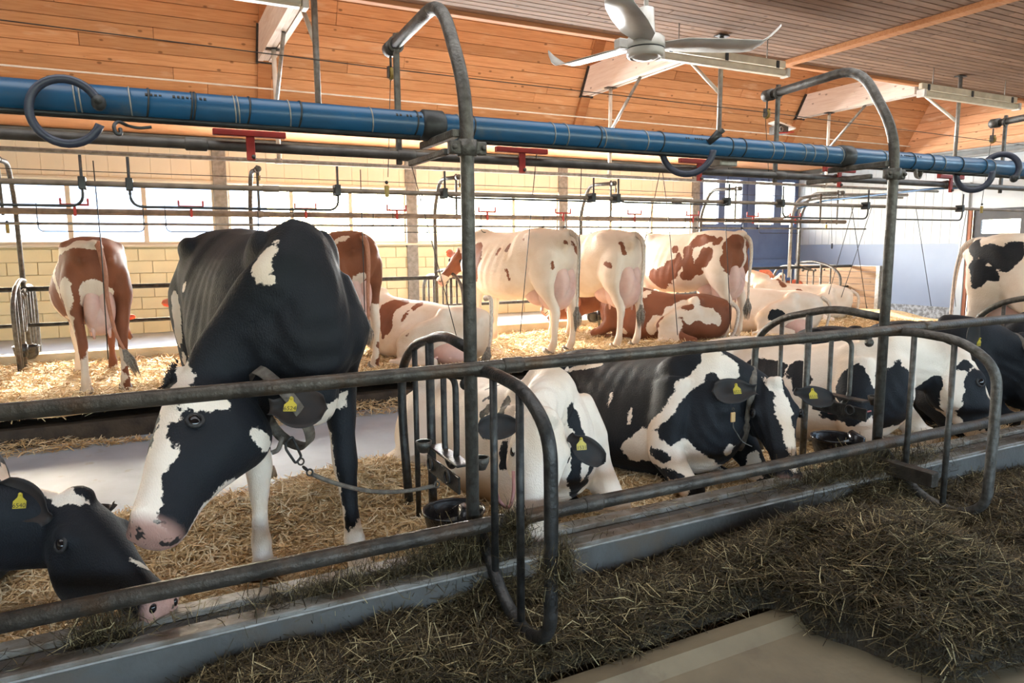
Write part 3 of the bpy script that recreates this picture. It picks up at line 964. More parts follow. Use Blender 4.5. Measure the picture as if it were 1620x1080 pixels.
long_tube('far_feed_rail', 9.62, 1.075, 0.028, -5.0, 12.6, steel_dark, 'dark upper feed rail of the far row before the yellow wall', 'rail')
long_tube('far_neck_rail', 9.66, 0.66, 0.022, -5.0, 12.6, steel_dark, 'dark lower feed rail of the far row before the yellow wall', 'rail')
long_tube('roof_hung_pipe', 7.0, 2.72, 0.028, -5.0, 14.9, steel_light, 'pale pipe hung below the ceiling edge behind the blue pipe', 'pipe')

# blue vacuum pipe with its bands, under-cables, hose loops
t = thing('vacuum_pipe', 'thick blue plastic pipe strapped along the tops of the stall posts', 'pipe', (3.2, 2.80, 2.0))
part('tube', MB().tube([(-3.0, 2.80, 1.998), (9.5, 2.80, 1.998)], 0.051, 24), blue_pvc, t)
bandx = [(-0.19, 0), (-0.175, 0), (-0.03, 0), (0.02, 1), (0.155, 1), (0.165, 1), (0.30, 0), (0.312, 0), (0.345, 1), (0.49, 0), (0.525, 1), (0.8, 0), (0.98, 1), (1.17, 0), (1.23, 1), (1.62, 0), (1.69, 0), (1.86, 1), (1.89, 0),
         (2.13, 0), (2.22, 1), (2.66, 1), (2.75, 1), (2.95, 0), (3.03, 0), (3.19, 0), (3.26, 0), (3.36, 0), (3.49, 0), (3.52, 1), (3.86, 0), (4.12, 1), (4.3, 1), (4.42, 0), (4.6, 1), (4.85, 1), (4.95, 0), (5.2, 1), (5.45, 0), (5.5, 1), (5.75, 1), (5.9, 1), (6.15, 1), (6.35, 1), (6.6, 1), (6.9, 1)]
b1 = MB().torus((0, 0, 0), (1, 0, 0.06), 0.0525, 0.0028, 28, 6).mesh('band', steel_light)
b2 = MB().torus((0, 0, 0), (1, 0.1, -0.1), 0.0525, 0.0035, 28, 6).mesh('strap', black_rubber)
for x, k in bandx:
    shared('strap' if k else 'band', b2 if k else b1, (x - 3.2, 0, -0.002), t)
for x in (1.06, 3.55, 6.05):
    part('sleeve', MB().loft([(x - 0.05, 2.80, 1.998), (x - 0.04, 2.80, 1.998), (x + 0.04, 2.80, 1.998), (x + 0.05, 2.80, 1.998)], [0.051, 0.062, 0.062, 0.051], 20), black_rubber, t)
mb = MB()
for k, (x0, x1) in enumerate(((-3, 1.0), (1.2, 3.5), (3.7, 9))):
    mb.tube([(x0, 2.775, 1.944), (x1, 2.775, 1.946)], 0.007, 8)
part('under_cable', mb, black_rubber, t)
part('under_pipe', MB().tube([(-3, 2.83, 1.95), (9, 2.83, 1.95)], 0.010, 10), steel, t)
# writing printed on the pipe (illegible small print in the photo: short dashes)
mb = MB()
for x0 in (0.02, 0.9, 2.35, 4.0):
    for k in range(14):
        if rnd.random() < 0.8:
            a = R(150 - 8)
            mb.obox((x0 + 0.014 * k, 2.80 - 0.0515 * math.cos(0.5), 1.998 + 0.0515 * math.sin(0.5)), (1, 0, 0), (0, math.sin(0.5), math.cos(0.5)), (0, -math.cos(0.5), math.sin(0.5)), 0.004, rnd.uniform(0.003, 0.006), 0.0006)
o = part('print', mb, ink, t)
o['kind'] = 'stuff'

def hose(label, c, Rm, a0, a1, axis, ref, r=0.013):
    t = thing('air_hose', label, 'hose', c, group='hose loops on the blue pipe')
    part('hose', MB().torus(c, axis, Rm, r, 28, 10, R(a0), R(a1), ref=ref), hose_rubber, t)
    A = Vector(axis).normalized()
    u = (Vector(ref) - A * Vector(ref).dot(A)).normalized()
    w = A.cross(u)
    p = Vector(c) + (u * math.cos(R(a1)) + w * math.sin(R(a1))) * Rm
    part('end_fitting', MB().ball(p, (0.022, 0.026, 0.026), 10, 7).loft([p, p + Vector((0, -0.03, 0.005))], [0.012, 0.014], 8), black_rubber, t)
    return t
hose('black hose ring looped around the blue pipe at its clip, above the small red cow', (-0.213, 2.700, 1.940), 0.100, 10, 330, (0.12, 1, 0.0), (1, -0.12, -0.2), 0.0135)
hose('dark hose loop standing up above the blue pipe near the dark door', (4.990, 2.740, 1.980), 0.098, 185, 400, (0.88, 0.47, -0.1), (0.47, -0.88, 0), 0.019)
hose('dark hose loop hanging below the blue pipe near the dark door', (4.704, 2.740, 1.933), 0.095, -10, 190, (0.88, 0.47, -0.1), (0.47, -0.88, 0), 0.019)
hose('dark hose loop hanging below the blue pipe between the two nearest hoops', (2.360, 2.740, 1.967), 0.12, 5, 175, (0.66, 0.75, -0.1), (0.75, -0.66, 0), 0.016)
t = thing('pipe_tap', 'small black tap sticking up in front of the blue pipe', 'tap', (2.531, 2.740, 2.037))
part('body', MB().loft([(2.500, 2.750, 2.006), (2.540, 2.720, 2.053)], [0.014, 0.022], 10), black_rubber, t)
part('lever', MB().loft([(2.533, 2.720, 2.041), (2.550, 2.700, 2.066)], [0.008, 0.012], 8), black_rubber, t)
t = thing('cable_loop', 'black cable curling below the blue pipe beside the hose ring', 'cable', (-0.071, 2.740, 1.899))
part('cable', MB().tube([(-0.046, 2.760, 1.918), (-0.071, 2.740, 1.928), (-0.085, 2.720, 1.905), (-0.077, 2.710, 1.880), (-0.063, 2.720, 1.881), (-0.065, 2.730, 1.902)], 0.006, 8, 0.02), black_rubber, t)
part('tail', MB().tube([(-0.046, 2.760, 1.918), (-0.013, 2.760, 1.910), (0.029, 2.760, 1.917)], 0.005, 8, 0.02), black_rubber, t)
t = thing('junction_box', 'dusty grey box under the blue pipe between the two hoops', 'box', (2.723, 2.840, 1.947))
part('housing', MB().cbox((2.668, 2.840, 1.913), ((2.788, 2.840, 1.976)[0], 2.92, (2.788, 2.840, 1.976)[2]), 0.006), steel_light, t, False)
part('lid', MB().cbox(((2.657, 2.840, 1.973)[0], 2.83, (2.657, 2.840, 1.973)[2] + 0.002), ((2.788, 2.840, 1.976)[0] + 0.01, 2.93, (2.657, 2.840, 1.973)[2] + 0.01), 0.002), steel, t, False)
t = thing('cable_coil', 'pale cable coiled under the blue pipe just past the second hoop', 'cable', (4.185, 2.760, 1.933))
for k in range(4):
    part('turn', MB().torus(((4.184, 2.760, 1.948)[0] + 0.008 * k, 2.76 + 0.012 * k, (4.184, 2.760, 1.948)[2]), (0.3, -1, 0), 0.055 - 0.004 * k, 0.004, 20, 6, R(180), R(360), ref=(1, 0.3, 0)), steel_light, t)

# red T brackets riding on the grey pipe
for (x, lab) in ((0.415, 'red T-shaped bracket under the blue pipe above the standing black cow'), (1.75, 'red T-shaped bracket on the grey pipe just past the tall post'),
                 (2.945, 'red T-shaped bracket under the hanging hose loop'), (4.17, 'red bracket beside the second hoop post'), (5.40, 'red U-shaped bracket near the dark door')):
    t = thing('red_bracket', lab, 'bracket', (x, 3.32, 1.95), group='red brackets on the grey pipe')
    part('crossbar', MB().cbox((x - 0.15, 3.30, 1.985), (x + 0.15, 3.33, 2.012), 0.003), red_paint, t, False)
    part('stem', MB().cbox((x - 0.018, 3.305, 1.885), (x + 0.018, 3.318, 1.99), 0.003), red_paint, t, False)
    if x > 4:
        part('prong', MB().cbox((x - 0.15, 3.30, 2.01), (x - 0.125, 3.33, 2.07), 0.003), red_paint, t, False)
        part('prong', MB().cbox((x + 0.125, 3.30, 2.01), (x + 0.15, 3.33, 2.07), 0.003), red_paint, t, False)
    part('saddle', MB().torus((x, 3.341, 1.945), (1, 0, 0), 0.027, 0.006, 14, 6).ball((x + 0.01, 3.30, 1.90), 0.01, 6, 5), steel, t)
hooks = [(-0.693, 'between the two black drop rods, over the small red cow'), (0.432, 'just past the small red cow'), (1.698, 'above the black cow shoulders'), (2.842, 'above the lying spotted cow'),
         (4.124, 'just past the tall near post'), (5.332, 'over the rump of the large white cow'), (6.602, 'past the cream cow'), (7.746, 'in front of the blue door edge'),
         (9.049, 'before the blue door windows'), (10.053, 'at the end of the far pipe')]
for (x, lab) in hooks:
    t = thing('red_hook', 'small red U-shaped hook ' + lab, 'hook', (x, 8.84, 1.97), group='small red hooks on the far pipe')
    part('crossbar', MB().cbox((x - 0.135, 8.83, 1.975), (x + 0.135, 8.85, 1.998), 0.003), red_paint, t, False)
    part('prong', MB().cbox((x - 0.135, 8.83, 1.998), (x - 0.115, 8.85, 2.055), 0.003), red_paint, t, False)
    part('prong', MB().cbox((x + 0.115, 8.83, 1.998), (x + 0.135, 8.85, 2.055), 0.003), red_paint, t, False)
    part('stem', MB().cbox((x - 0.014, 8.82, 1.87), (x + 0.014, 8.838, 1.98), 0.003), red_paint, t, False)

# bent wire cow trainers of the near row
def trainer(x0, x1, label, zt=1.955, zb=1.715, y=4.0, r=0.0065, zc=1.825, grp='bent wire trainers of the near row', cs=1.0):
    t = thing('cow_trainer', label, 'trainer', ((x0 + x1) / 2, y, zc), group=grp)
    part('wire', MB().tube([(x0, y, zt), (x0, y, zb), (x1, y, zb), (x1, y, zt)], r, 8, 0.06), steel_dark, t)
    for x in (x0, x1):
        part('clamp', MB().cbox((x - 0.016 * cs, y - 0.010 * cs, zc - 0.030 * cs), (x + 0.016 * cs, y + 0.06, zc + 0.030 * cs), 0.003), black_rubber, t, False)
    return t
trainer(-1.33, -0.275, 'bent wire trainer with black clamps above the small red cow')
trainer(-0.075, 0.95, 'bent wire trainer with black clamps hanging over the standing black cow')
trainer(1.59, 2.65, 'bent wire trainer hanging over the white lying cow', zb=1.80)
trainer(2.85, 3.85, 'bent wire trainer hanging over the blazed lying cow', zb=1.80)
trainer(4.41, 5.41, 'bent wire trainer hanging just before the second hoop post')
trainer(5.74, 6.73, 'bent wire trainer hanging just past the second hoop post')
for k, x in enumerate((-1.0, 0.16, 1.5, 2.7, 3.9, 5.2, 6.4, 7.6, 8.9)):
    trainer(x - 0.0, x + 0.95, 'thin wire trainer of the far row, ' + ['over the small red cow', 'beside the small red cow', 'behind the black cow back', 'over the lying spotted cow', 'over the head of the large white cow', 'over the rump of the large white cow', 'over the lying red cow', 'over the red-patched cow', 'before the blue door'][k],
            zt=1.98, zb=1.70, y=8.55, r=0.005, zc=1.78, cs=0.5, grp='thin wire trainers of the far row')

# pulleys, cleats, taut wires
def pulley(p, label):
    t = thing('pulley', label, 'pulley', p, group='small pulleys below the hoops')
    p = Vector(p)
    part('wheel', MB().torus(p, (1, 0, 0), 0.022, 0.009, 16, 8), mat_y, t)
    part('cheek', MB().cbox(p + Vector((-0.016, -0.016, -0.02)), p + Vector((-0.011, 0.016, 0.035)), 0.002).cbox(p + Vector((0.011, -0.016, -0.02)), p + Vector((0.016, 0.016, 0.035)), 0.002), steel, t, False)
    part('hanger', MB().tube([p + Vector((0, 0, 0.03)), p + Vector((0, 0, 0.085))], 0.006, 6), steel, t)
mat_y = mat('pulley_yellow', (0.42, 0.27, 0.03), (0.3, 0.2, 0.05), rough=0.5)
pulley((1.095, 3.43, 2.34), 'small yellow pulley below the hoop of the tall near post')
pulley((3.60, 3.43, 2.34), 'small yellow pulley below the second hoop')
pulley((6.10, 3.43, 2.33), 'small yellow pulley below the hoop next to the dark door')
for i in (1, 2, 3, 4, 6):
    pulley((FX[i], 8.76, 2.32), ['', 'small pulley on the far hoop over the small red cow', 'small pulley on the far hoop above the black cow shoulders', 'small pulley on the far hoop above the lying spotted cow', 'small pulley on the far hoop above the large white cow', '', 'small pulley on the far hoop before the blue door'][i])
for k, (p, lab) in enumerate((((1.053, 3.420, 1.787), 'small yellow rope cleat hanging below the first grey pipe clamp'), ((6.009, 3.420, 1.780), 'small yellow rope cleat hanging near the dark door'), ((10.556, 8.600, 1.821), 'small yellow tap at the end of the far thin rail'), ((-1.262, 8.600, 1.737), 'small yellow cleat at the far hoop behind the small red cow'))):
    t = thing('rope_cleat', lab, 'cleat', p, group='small yellow rope cleats')
    p = Vector(p)
    sc = 1.0 if k < 2 else 1.6
    part('block', MB().cbox(p + Vector((-0.010, -0.008, -0.035)) * sc, p + Vector((0.010, 0.008, 0.02)) * sc, 0.003), mat_y, t, False)
    part('knot', MB().ball(p + Vector((0, 0, 0.035)) * sc, 0.009 * sc, 8, 6), black_rubber, t)
def cord(name, pts, r, label, cat, m_=steel_dark, grp=None):
    t = solo(name, MB().tube(pts, r, 5), m_, label, cat, grp)
    return t
cord('taut_wire', [(-3.0, 3.42, 2.42), (1.1, 3.43, 2.362), (3.6, 3.43, 2.350), (6.1, 3.43, 2.318), (9.0, 3.43, 2.28)], 0.0025, 'long taut wire crossing the boarded roof slope between the pulleys', 'wire')
cord('taut_wire', [(-5.0, 8.76, 2.33), (11.2, 8.76, 2.33)], 0.004, 'long taut wire of the far row above the windows', 'wire')
cord('pull_cord', [(1.095, 3.44, 2.33), (1.061, 3.420, 1.848)], 0.002, 'thin cord from the first yellow pulley down to its cleat', 'cord')
cord('pull_cord', [(3.60, 3.44, 2.33), (3.637, 3.420, 1.902)], 0.002, 'thin cord hanging from the second yellow pulley', 'cord')
cord('pull_cord', [(6.10, 3.44, 2.32), (6.004, 3.420, 1.820)], 0.002, 'thin cord from the third yellow pulley down to its cleat', 'cord')
# cords hanging to the cows' tails
tails = [([(-0.393, 7.100, 2.264), (-0.386, 7.100, 1.537), (-0.406, 7.100, 0.549)], 'over the small red cow'), ([(1.919, 7.100, 2.286), (1.916, 7.100, 1.330), (1.909, 7.100, 0.780)], 'over the red cow rump behind the black cow'),
         ([(2.404, 7.000, 2.410), (2.622, 7.000, 1.568), (2.887, 7.000, 0.530)], 'slanting over the lying spotted cow'), ([(3.890, 7.000, 2.605), (3.789, 7.000, 1.718), (3.661, 7.000, 0.529)], 'before the flank of the large white cow'),
         ([(4.534, 7.100, 2.438), (4.512, 7.100, 1.725), (4.508, 7.100, 0.906)], 'at the tail of the large white cow'), ([(5.860, 7.300, 2.517), (5.695, 7.300, 1.817), (5.433, 7.300, 0.955)], 'behind the cream cow'),
         ([(5.629, 7.000, 2.476), (5.755, 7.000, 1.806), (5.937, 7.000, 0.370)], 'over the lying red cow'), ([(6.715, 7.000, 2.523), (6.691, 7.000, 1.815), (6.842, 7.000, 0.397)], 'before the red-patched cow'),
         ([((5.279, 4.060, 1.827)[0], 4.06, 1.83), (6.014, 4.400, 0.898)], 'before the wooden pen board'), ([((5.544, 4.060, 1.832)[0], 4.06, 1.83), (5.780, 4.500, 1.009)], 'slanting over the pen board corner'), ([((5.310, 4.060, 1.827)[0], 4.06, 1.83), (5.728, 4.600, 1.035)], 'slanting before the pen board planks'),
         ([((6.135, 4.060, 1.843)[0], 4.06, 1.83), (6.999, 4.400, 0.878)], 'before the pale blue wall sheet'), ([((6.898, 4.060, 1.858)[0], 4.06, 1.83), (7.761, 4.600, 1.537), (7.686, 4.600, 1.065), (7.750, 4.600, 0.823)], 'hanging slack beside the dark door')]
for pts, lab in tails:
    cord('tail_cord', pts, 0.0028 if pts[0][1] < 5 else 0.005, 'thin cord hanging ' + lab, 'cord', black_rubber, 'cords hanging over the stalls')
t = thing('chain_ring', 'small blue ring hanging on a chain before the end wall', 'ring', (9.979, 8.000, 1.481))
part('ring', MB().torus((9.979, 8.000, 1.481), (0.6, -1, 0), 0.035, 0.012, 16, 6, ref=(0, 0, 1)), hose_rubber, t)
part('chain', MB().tube([(9.974, 8.000, 1.543), (9.902, 8.000, 2.286)], 0.004, 5), steel, t)

# hangers under the roof beams
def hanger(name, segs, label, grp):
    t = thing(name, label, 'hanger', segs[0][1][0], group=grp)
    for nm, pts, r, m_ in segs:
        part(nm, MB().tube(pts, r, 10), m_, t)
    mbp = MB()
    for nm, pts, r, m_ in segs[:1]:
        p = Vector(pts[0])
        mbp.cbox(p + Vector((-0.09, -0.05, -0.012)), p + Vector((0.09, 0.05, 0.0)), 0.002)
    part('flange', mbp, steel_dark, t, False)
for bx, a, b in ((1.51, 'hanger pipe with brace under the roof beam above the black cow', 'hanger pipe rising beside the roof beam above the black cow'),
                 (6.53, 'V-shaped hanger pipes under the roof beam behind the fan', 'hanger pipe with white brace under the lamp behind the fan'),
                 (11.47, 'V-shaped hanger pipes under the roof beam inside the second hoop', 'hanger pipe with white brace under the lamp near the end wall')):
    hanger('beam_hanger', [('pipe', [(bx, 9.40, 3.95), (bx, 9.40, 2.60)], 0.028, white_paint), ('brace', [(bx, 8.65, 3.95), (bx, 9.38, 3.30)], 0.024, steel_light)], a, 'pipe hangers under the roof beams')
    hanger('pipe_hanger', [('pipe', [(bx + 0.0, 7.0, 4.1), (bx + 0.0, 7.0, 2.72)], 0.030, steel_light), ('brace', [(bx - 0.0, 7.64, 3.98), (bx + 0.0, 7.02, 3.42)], 0.024, white_paint)], b, 'pipe hangers at the ceiling edge')

# ceiling fan
fc_ = Vector((2.60, 3.40, 2.62))
t = thing('ceiling_fan', 'white three-bladed ceiling fan with swept blade tips', 'fan', fc_)
part('down_rod', MB().tube([fc_ + Vector((0, 0, 0.13)), fc_ + Vector((0, 0, 1.5))], 0.0125, 12), fan_white, t)
part('canopy_cup', MB().lathe(fc_, [(0.02, 0.23), (0.045, 0.22), (0.048, 0.15), (0.055, 0.08), (0.06, 0.075)], 24), fan_white, t)
part('motor_housing', MB().lathe(fc_, [(0.0, 0.075), (0.09, 0.07), (0.108, 0.055), (0.112, 0.02), (0.112, 0.005), (0.108, 0.0)], 32), fan_white, t)
part('seam', MB().lathe(fc_, [(0.106, 0.004), (0.1085, 0.002), (0.1085, -0.006), (0.106, -0.008)], 32), black_rubber, t)
part('lower_cover', MB().lathe(fc_, [(0.108, -0.006), (0.108, -0.03), (0.10, -0.045), (0.085, -0.05), (0.085, -0.045), (0.06, -0.056), (0.0, -0.066)], 32), fan_white, t)
part('controller', MB().cbox(fc_ + Vector((-0.165, 0.02, -0.005)), fc_ + Vector((-0.085, 0.08, 0.05)), 0.006), fan_white, t, False)
for ang in (342, 102, 222):
    ca, sa = math.cos(R(ang)), math.sin(R(ang))
    d, s_ = Vector((ca, sa, 0)), Vector((-sa, ca, 0))
    st = [(0.07, 0.035, 0.02, 0.0), (0.13, 0.05, 0.02, 0.006), (0.22, 0.075, 0.022, 0.01), (0.45, 0.078, 0.018, 0.008), (0.62, 0.070, 0.016, 0.004), (0.68, 0.062, 0.020, 0.0), (0.74, 0.045, 0.05, -0.01), (0.80, 0.020, 0.10, -0.02), (0.83, 0.004, 0.13, -0.025)]
    vs, fs = [], []
    for (r_, w_, z_, tw) in st:
        for q, (e, th) in enumerate(((-1, 0.004), (0, 0.016), (1, 0.004), (1, 0.0), (0, 0.010), (-1, 0.0))):
            pitch = -0.16
            vs.append(fc_ + d * r_ + s_ * (w_ * 1.22 * e) + Vector((0, 0, z_ + 0.03 * r_ + th + pitch * w_ * e)))
    for i in range(len(st) - 1):
        for k in range(6):
            a_, b_ = i * 6 + k, i * 6 + (k + 1) % 6
            fs.append((a_, b_, b_ + 6, a_ + 6))
    fs += [(5, 4, 3, 2, 1, 0), tuple(range(len(vs) - 6, len(vs)))]
    part('blade', MB().add(vs, fs), fan_white, t)

# fluorescent fittings hung just before the ceiling edge
for (x0, x1, lab) in ((-1.46, 1.39, 'cream fluorescent fitting at the ceiling edge above the black cow'), (5.45, 7.49, 'cream fluorescent fitting behind the ceiling fan'), (10.3, 12.77, 'cream fluorescent fitting at the ceiling edge near the end wall')):
    t = thing('fluorescent_lamp', lab, 'lamp', ((x0 + x1) / 2, 6.9, 3.8), group='fluorescent fittings at the ceiling edge')
    part('housing', MB().cbox((x0, 6.84, 3.774), (x1, 6.90, 3.862), 0.006), lamp_cream, t, False)
    part('diffuser', MB().cbox((x0 - 0.02, 6.79, 3.665), (x1 - 0.03, 6.90, 3.750), 0.02), lamp_cream, t, False)
    for x in (x0, x1):
        part('end_cap', MB().cbox((x - 0.025, 6.78, 3.655), (x + 0.025, 6.91, 3.762), 0.006), white_paint, t, False)
    for x in (x0 + 0.15, (x0 + x1) / 2, x1 - 0.15):
        part('clip', MB().cbox((x - 0.025, 6.826, 3.76), (x + 0.025, 6.84, 3.85), 0.004), black_rubber, t, False)
    for x in (x0 + 0.3, x1 - 0.3):
        part('hanger_rod', MB().tube([(x, 6.88, 3.86), (x, 6.88, 4.12)], 0.006, 6), steel_light, t)

# small floodlight-like box on the slope
p = Vector((10.396, 9.600, 3.589))
t = thing('box_sensor', 'small box with white lid and red edge fixed before the orange boards', 'sensor', p)
part('housing', MB().obox(p, Vector((1, -0.25, 0)).normalized(), Vector((0.25, 1, 0)).normalized(), (0, 0, 1), 0.13, 0.10, 0.07), steel, t, False)
part('lid', MB().obox(p + Vector((0.05, -0.02, 0.08)), Vector((1, -0.2, -0.28)).normalized(), Vector((0.25, 1, 0)).normalized(), Vector((0.28, 0, 1)).normalized(), 0.22, 0.13, 0.012), white_paint, t, False)
part('edge', MB().obox(p + Vector((0.03, -0.14, -0.06)), Vector((1, -0.1, 0.1)).normalized(), (0, 1, 0), (0, 0, 1), 0.18, 0.012, 0.012), red_paint, t, False)
part('speaker_ring', MB().torus(p + Vector((-0.06, -0.11, 0.0)), (0, 1, 0), 0.04, 0.012, 16, 6), steel_light, t)

# wooden pen board by the end of the far row
t = thing('pen_board', 'wooden plank partition in a steel frame at the end of the far row', 'partition', (12.6, 9.95, 0.09))
zz = 0.10
hs = [0.125, 0.12, 0.13, 0.12, 0.125, 0.12, 0.125, 0.11]
for hgt in hs:
    part('plank', MB().cbox((12.58, 9.03, zz + 0.002), (12.62, 10.90, zz + hgt - 0.003), 0.005), wood_pen, t, False)
    zz += hgt
part('side_channel', MB().cbox((12.55, 8.95, 0.05), (12.65, 9.03, 1.09), 0.004), steel_light, t, False)
part('side_channel', MB().cbox((12.55, 10.89, 0.05), (12.65, 10.99, 1.10), 0.004), steel, t, False)
part('top_channel', MB().cbox((12.57, 9.0, 1.075), (12.63, 10.95, 1.09), 0.003), steel_light, t, False)
part('bolt_hole', MB().ball((12.575, 10.24, 0.985), (0.012, 0.02, 0.02), 8, 6), ink, t)

# bent pipe bundle by the blue door
t = thing('milk_pipes', 'bundle of bent pale pipes running down before the end wall', 'pipe', (10.749, 9.400, 2.171))
part('pipe', MB().tube([(13.9, 9.4, 2.5), (11.373, 9.400, 2.440), (10.737, 9.400, 2.355), (10.595, 9.400, 1.995), ((10.595, 9.400, 1.995)[0], 9.4, 0.9)], 0.03, 10, 0.35), steel_light, t)
part('pipe', MB().tube([(13.9, 9.5, 2.45), (11.498, 9.500, 2.391), (11.022, 9.500, 2.321), (10.642, 9.500, 2.000), (8.9, 9.5, 1.95)], 0.022, 10, 0.35), steel_light, t)
part('blue_pipe', MB().tube([(11.138, 6.300, 2.332), (10.404, 6.600, 2.315), (11.139, 9.200, 2.306), (10.634, 9.300, 2.164)], 0.016, 10, 0.2), blue_pvc, t)
t = thing('steel_frame', 'small rectangular steel frame hanging before the end wall', 'frame', (10.422, 8.600, 2.124))
part('rod', MB().tube([(10.388, 8.600, 2.381), (10.392, 8.600, 1.885), (7.593, 8.600, 1.910)], 0.017, 8, 0.04), steel_rail, t)

# ------------------------------------------------------------------ cattle
def vlerp(a, b, t): return a + (b - a) * t

def spline(P, n):
    """Catmull-Rom through rows of numbers"""
    P = np.array(P, float)
    m_ = len(P)
    out = []
    for i in range(m_ - 1):
        p0, p1, p2, p3 = P[max(i - 1, 0)], P[i], P[i + 1], P[min(i + 2, m_ - 1)]
        for j in range(n):
            t = j / n
            out.append(0.5 * ((2 * p1) + (-p0 + p2) * t + (2 * p0 - 5 * p1 + 4 * p2 - p3) * t * t + (-p0 + 3 * p1 - 3 * p2 + p3) * t ** 3))
    out.append(P[-1])
    return np.array(out)

STAND = [  # x, z top, z bottom, half width, height of the widest point (0..1), squareness at top
    (-0.86, 1.33, 1.10, 0.07, 0.5, 0.2), (-0.82, 1.385, 0.98, 0.16, 0.6, 0.3), (-0.70, 1.415, 0.86, 0.235, 0.62, 0.45), (-0.50, 1.44, 0.74, 0.285, 0.66, 0.55),
    (-0.32, 1.445, 0.66, 0.30, 0.55, 0.42), (-0.10, 1.425, 0.60, 0.345, 0.45, 0.22), (0.15, 1.41, 0.58, 0.37, 0.42, 0.12), (0.38, 1.41, 0.60, 0.34, 0.42, 0.08),
    (0.58, 1.435, 0.64, 0.27, 0.42, 0.05), (0.72, 1.40, 0.70, 0.215, 0.42, 0.05), (0.84, 1.28, 0.78, 0.155, 0.42, 0.1), (0.90, 1.14, 0.86, 0.08, 0.42, 0.1)]
LIE = [
    (-0.88, 0.505, 0.3, 0.08, 0.5, 0.2), (-0.82, 0.582, 0.14, 0.2, 0.45, 0.3), (-0.66, 0.628, 0.04, 0.32, 0.42, 0.3), (-0.48, 0.659, 0.0, 0.38, 0.4, 0.3), (-0.28, 0.651, -0.02, 0.42, 0.36, 0.2), (-0.05, 0.666, -0.02, 0.45, 0.34, 0.1), (0.18, 0.69, -0.02, 0.45, 0.34, 0.06), (0.4, 0.736, 0.0, 0.39, 0.34, 0.05), (0.6, 0.774, 0.04, 0.31, 0.36, 0.05), (0.74, 0.757, 0.1, 0.24, 0.38, 0.05), (0.86, 0.66, 0.2, 0.16, 0.4, 0.1), (0.92, 0.546, 0.32, 0.08, 0.4, 0.1)]

def torso(mb, prof, seg=28, wscale=1.0):
    rows = spline(prof, 4)
    rings = []
    for x, zt, zb, hw, hz, sq in rows:
        H = zt - zb
        zc = zb + H * hz
        ring = []
        for k in range(seg):
            th = 2 * math.pi * k / seg
            c, s = math.cos(th), math.sin(th)
            if s >= 0:
                e = 0.95 - 0.45 * sq          # smaller = squarer
                y = hw * math.copysign(abs(c) ** e, c)
                z = zc + (zt - zc) * abs(s) ** (1.15 - 0.25 * sq)
                if sq < 0.3: y *= 1 - 0.14 * s
            else:
                y = hw * math.copysign(abs(c) ** 0.85, c)
                z = zc - (zc - zb) * abs(s) ** 0.95
            ring.append((x, y * wscale, z))
        rings.append(ring)
    vs = [v for r_ in rings for v in r_]
    fs = []
    n = len(rings)
    for i in range(n - 1):
        for k in range(seg):
            a, b = i * seg + k, i * seg + (k + 1) % seg
            fs.append((a, b, b + seg, a + seg))
    fs.append(tuple(reversed(range(seg))))
    fs.append(tuple(range((n - 1) * seg, n * seg)))
    mb.add(vs, fs)

HEAD = [  # t, top offset, bottom offset, half width
    (-0.06, -0.02, -0.14, 0.055), (0.0, 0.012, -0.175, 0.082), (0.10, 0.018, -0.215, 0.100), (0.22, 0.014, -0.245, 0.112), (0.34, 0.006, -0.245, 0.106), (0.46, -0.004, -0.215, 0.088),
    (0.60, -0.014, -0.18, 0.072), (0.74, -0.022, -0.155, 0.062), (0.86, -0.024, -0.145, 0.062), (0.94, -0.030, -0.14, 0.064), (1.0, -0.05, -0.125, 0.050), (1.02, -0.07, -0.105, 0.03)]

def head_frame(P, M, up):
    P, M = Vector(P), Vector(M)
    d = (M - P)
    Lh = d.length
    d.normalize()
    u = Vector(up)
    u = (u - d * u.dot(d)).normalized()
    s = u.cross(d).normalized()              # the cow's own left side
    return P, d, u, s, Lh

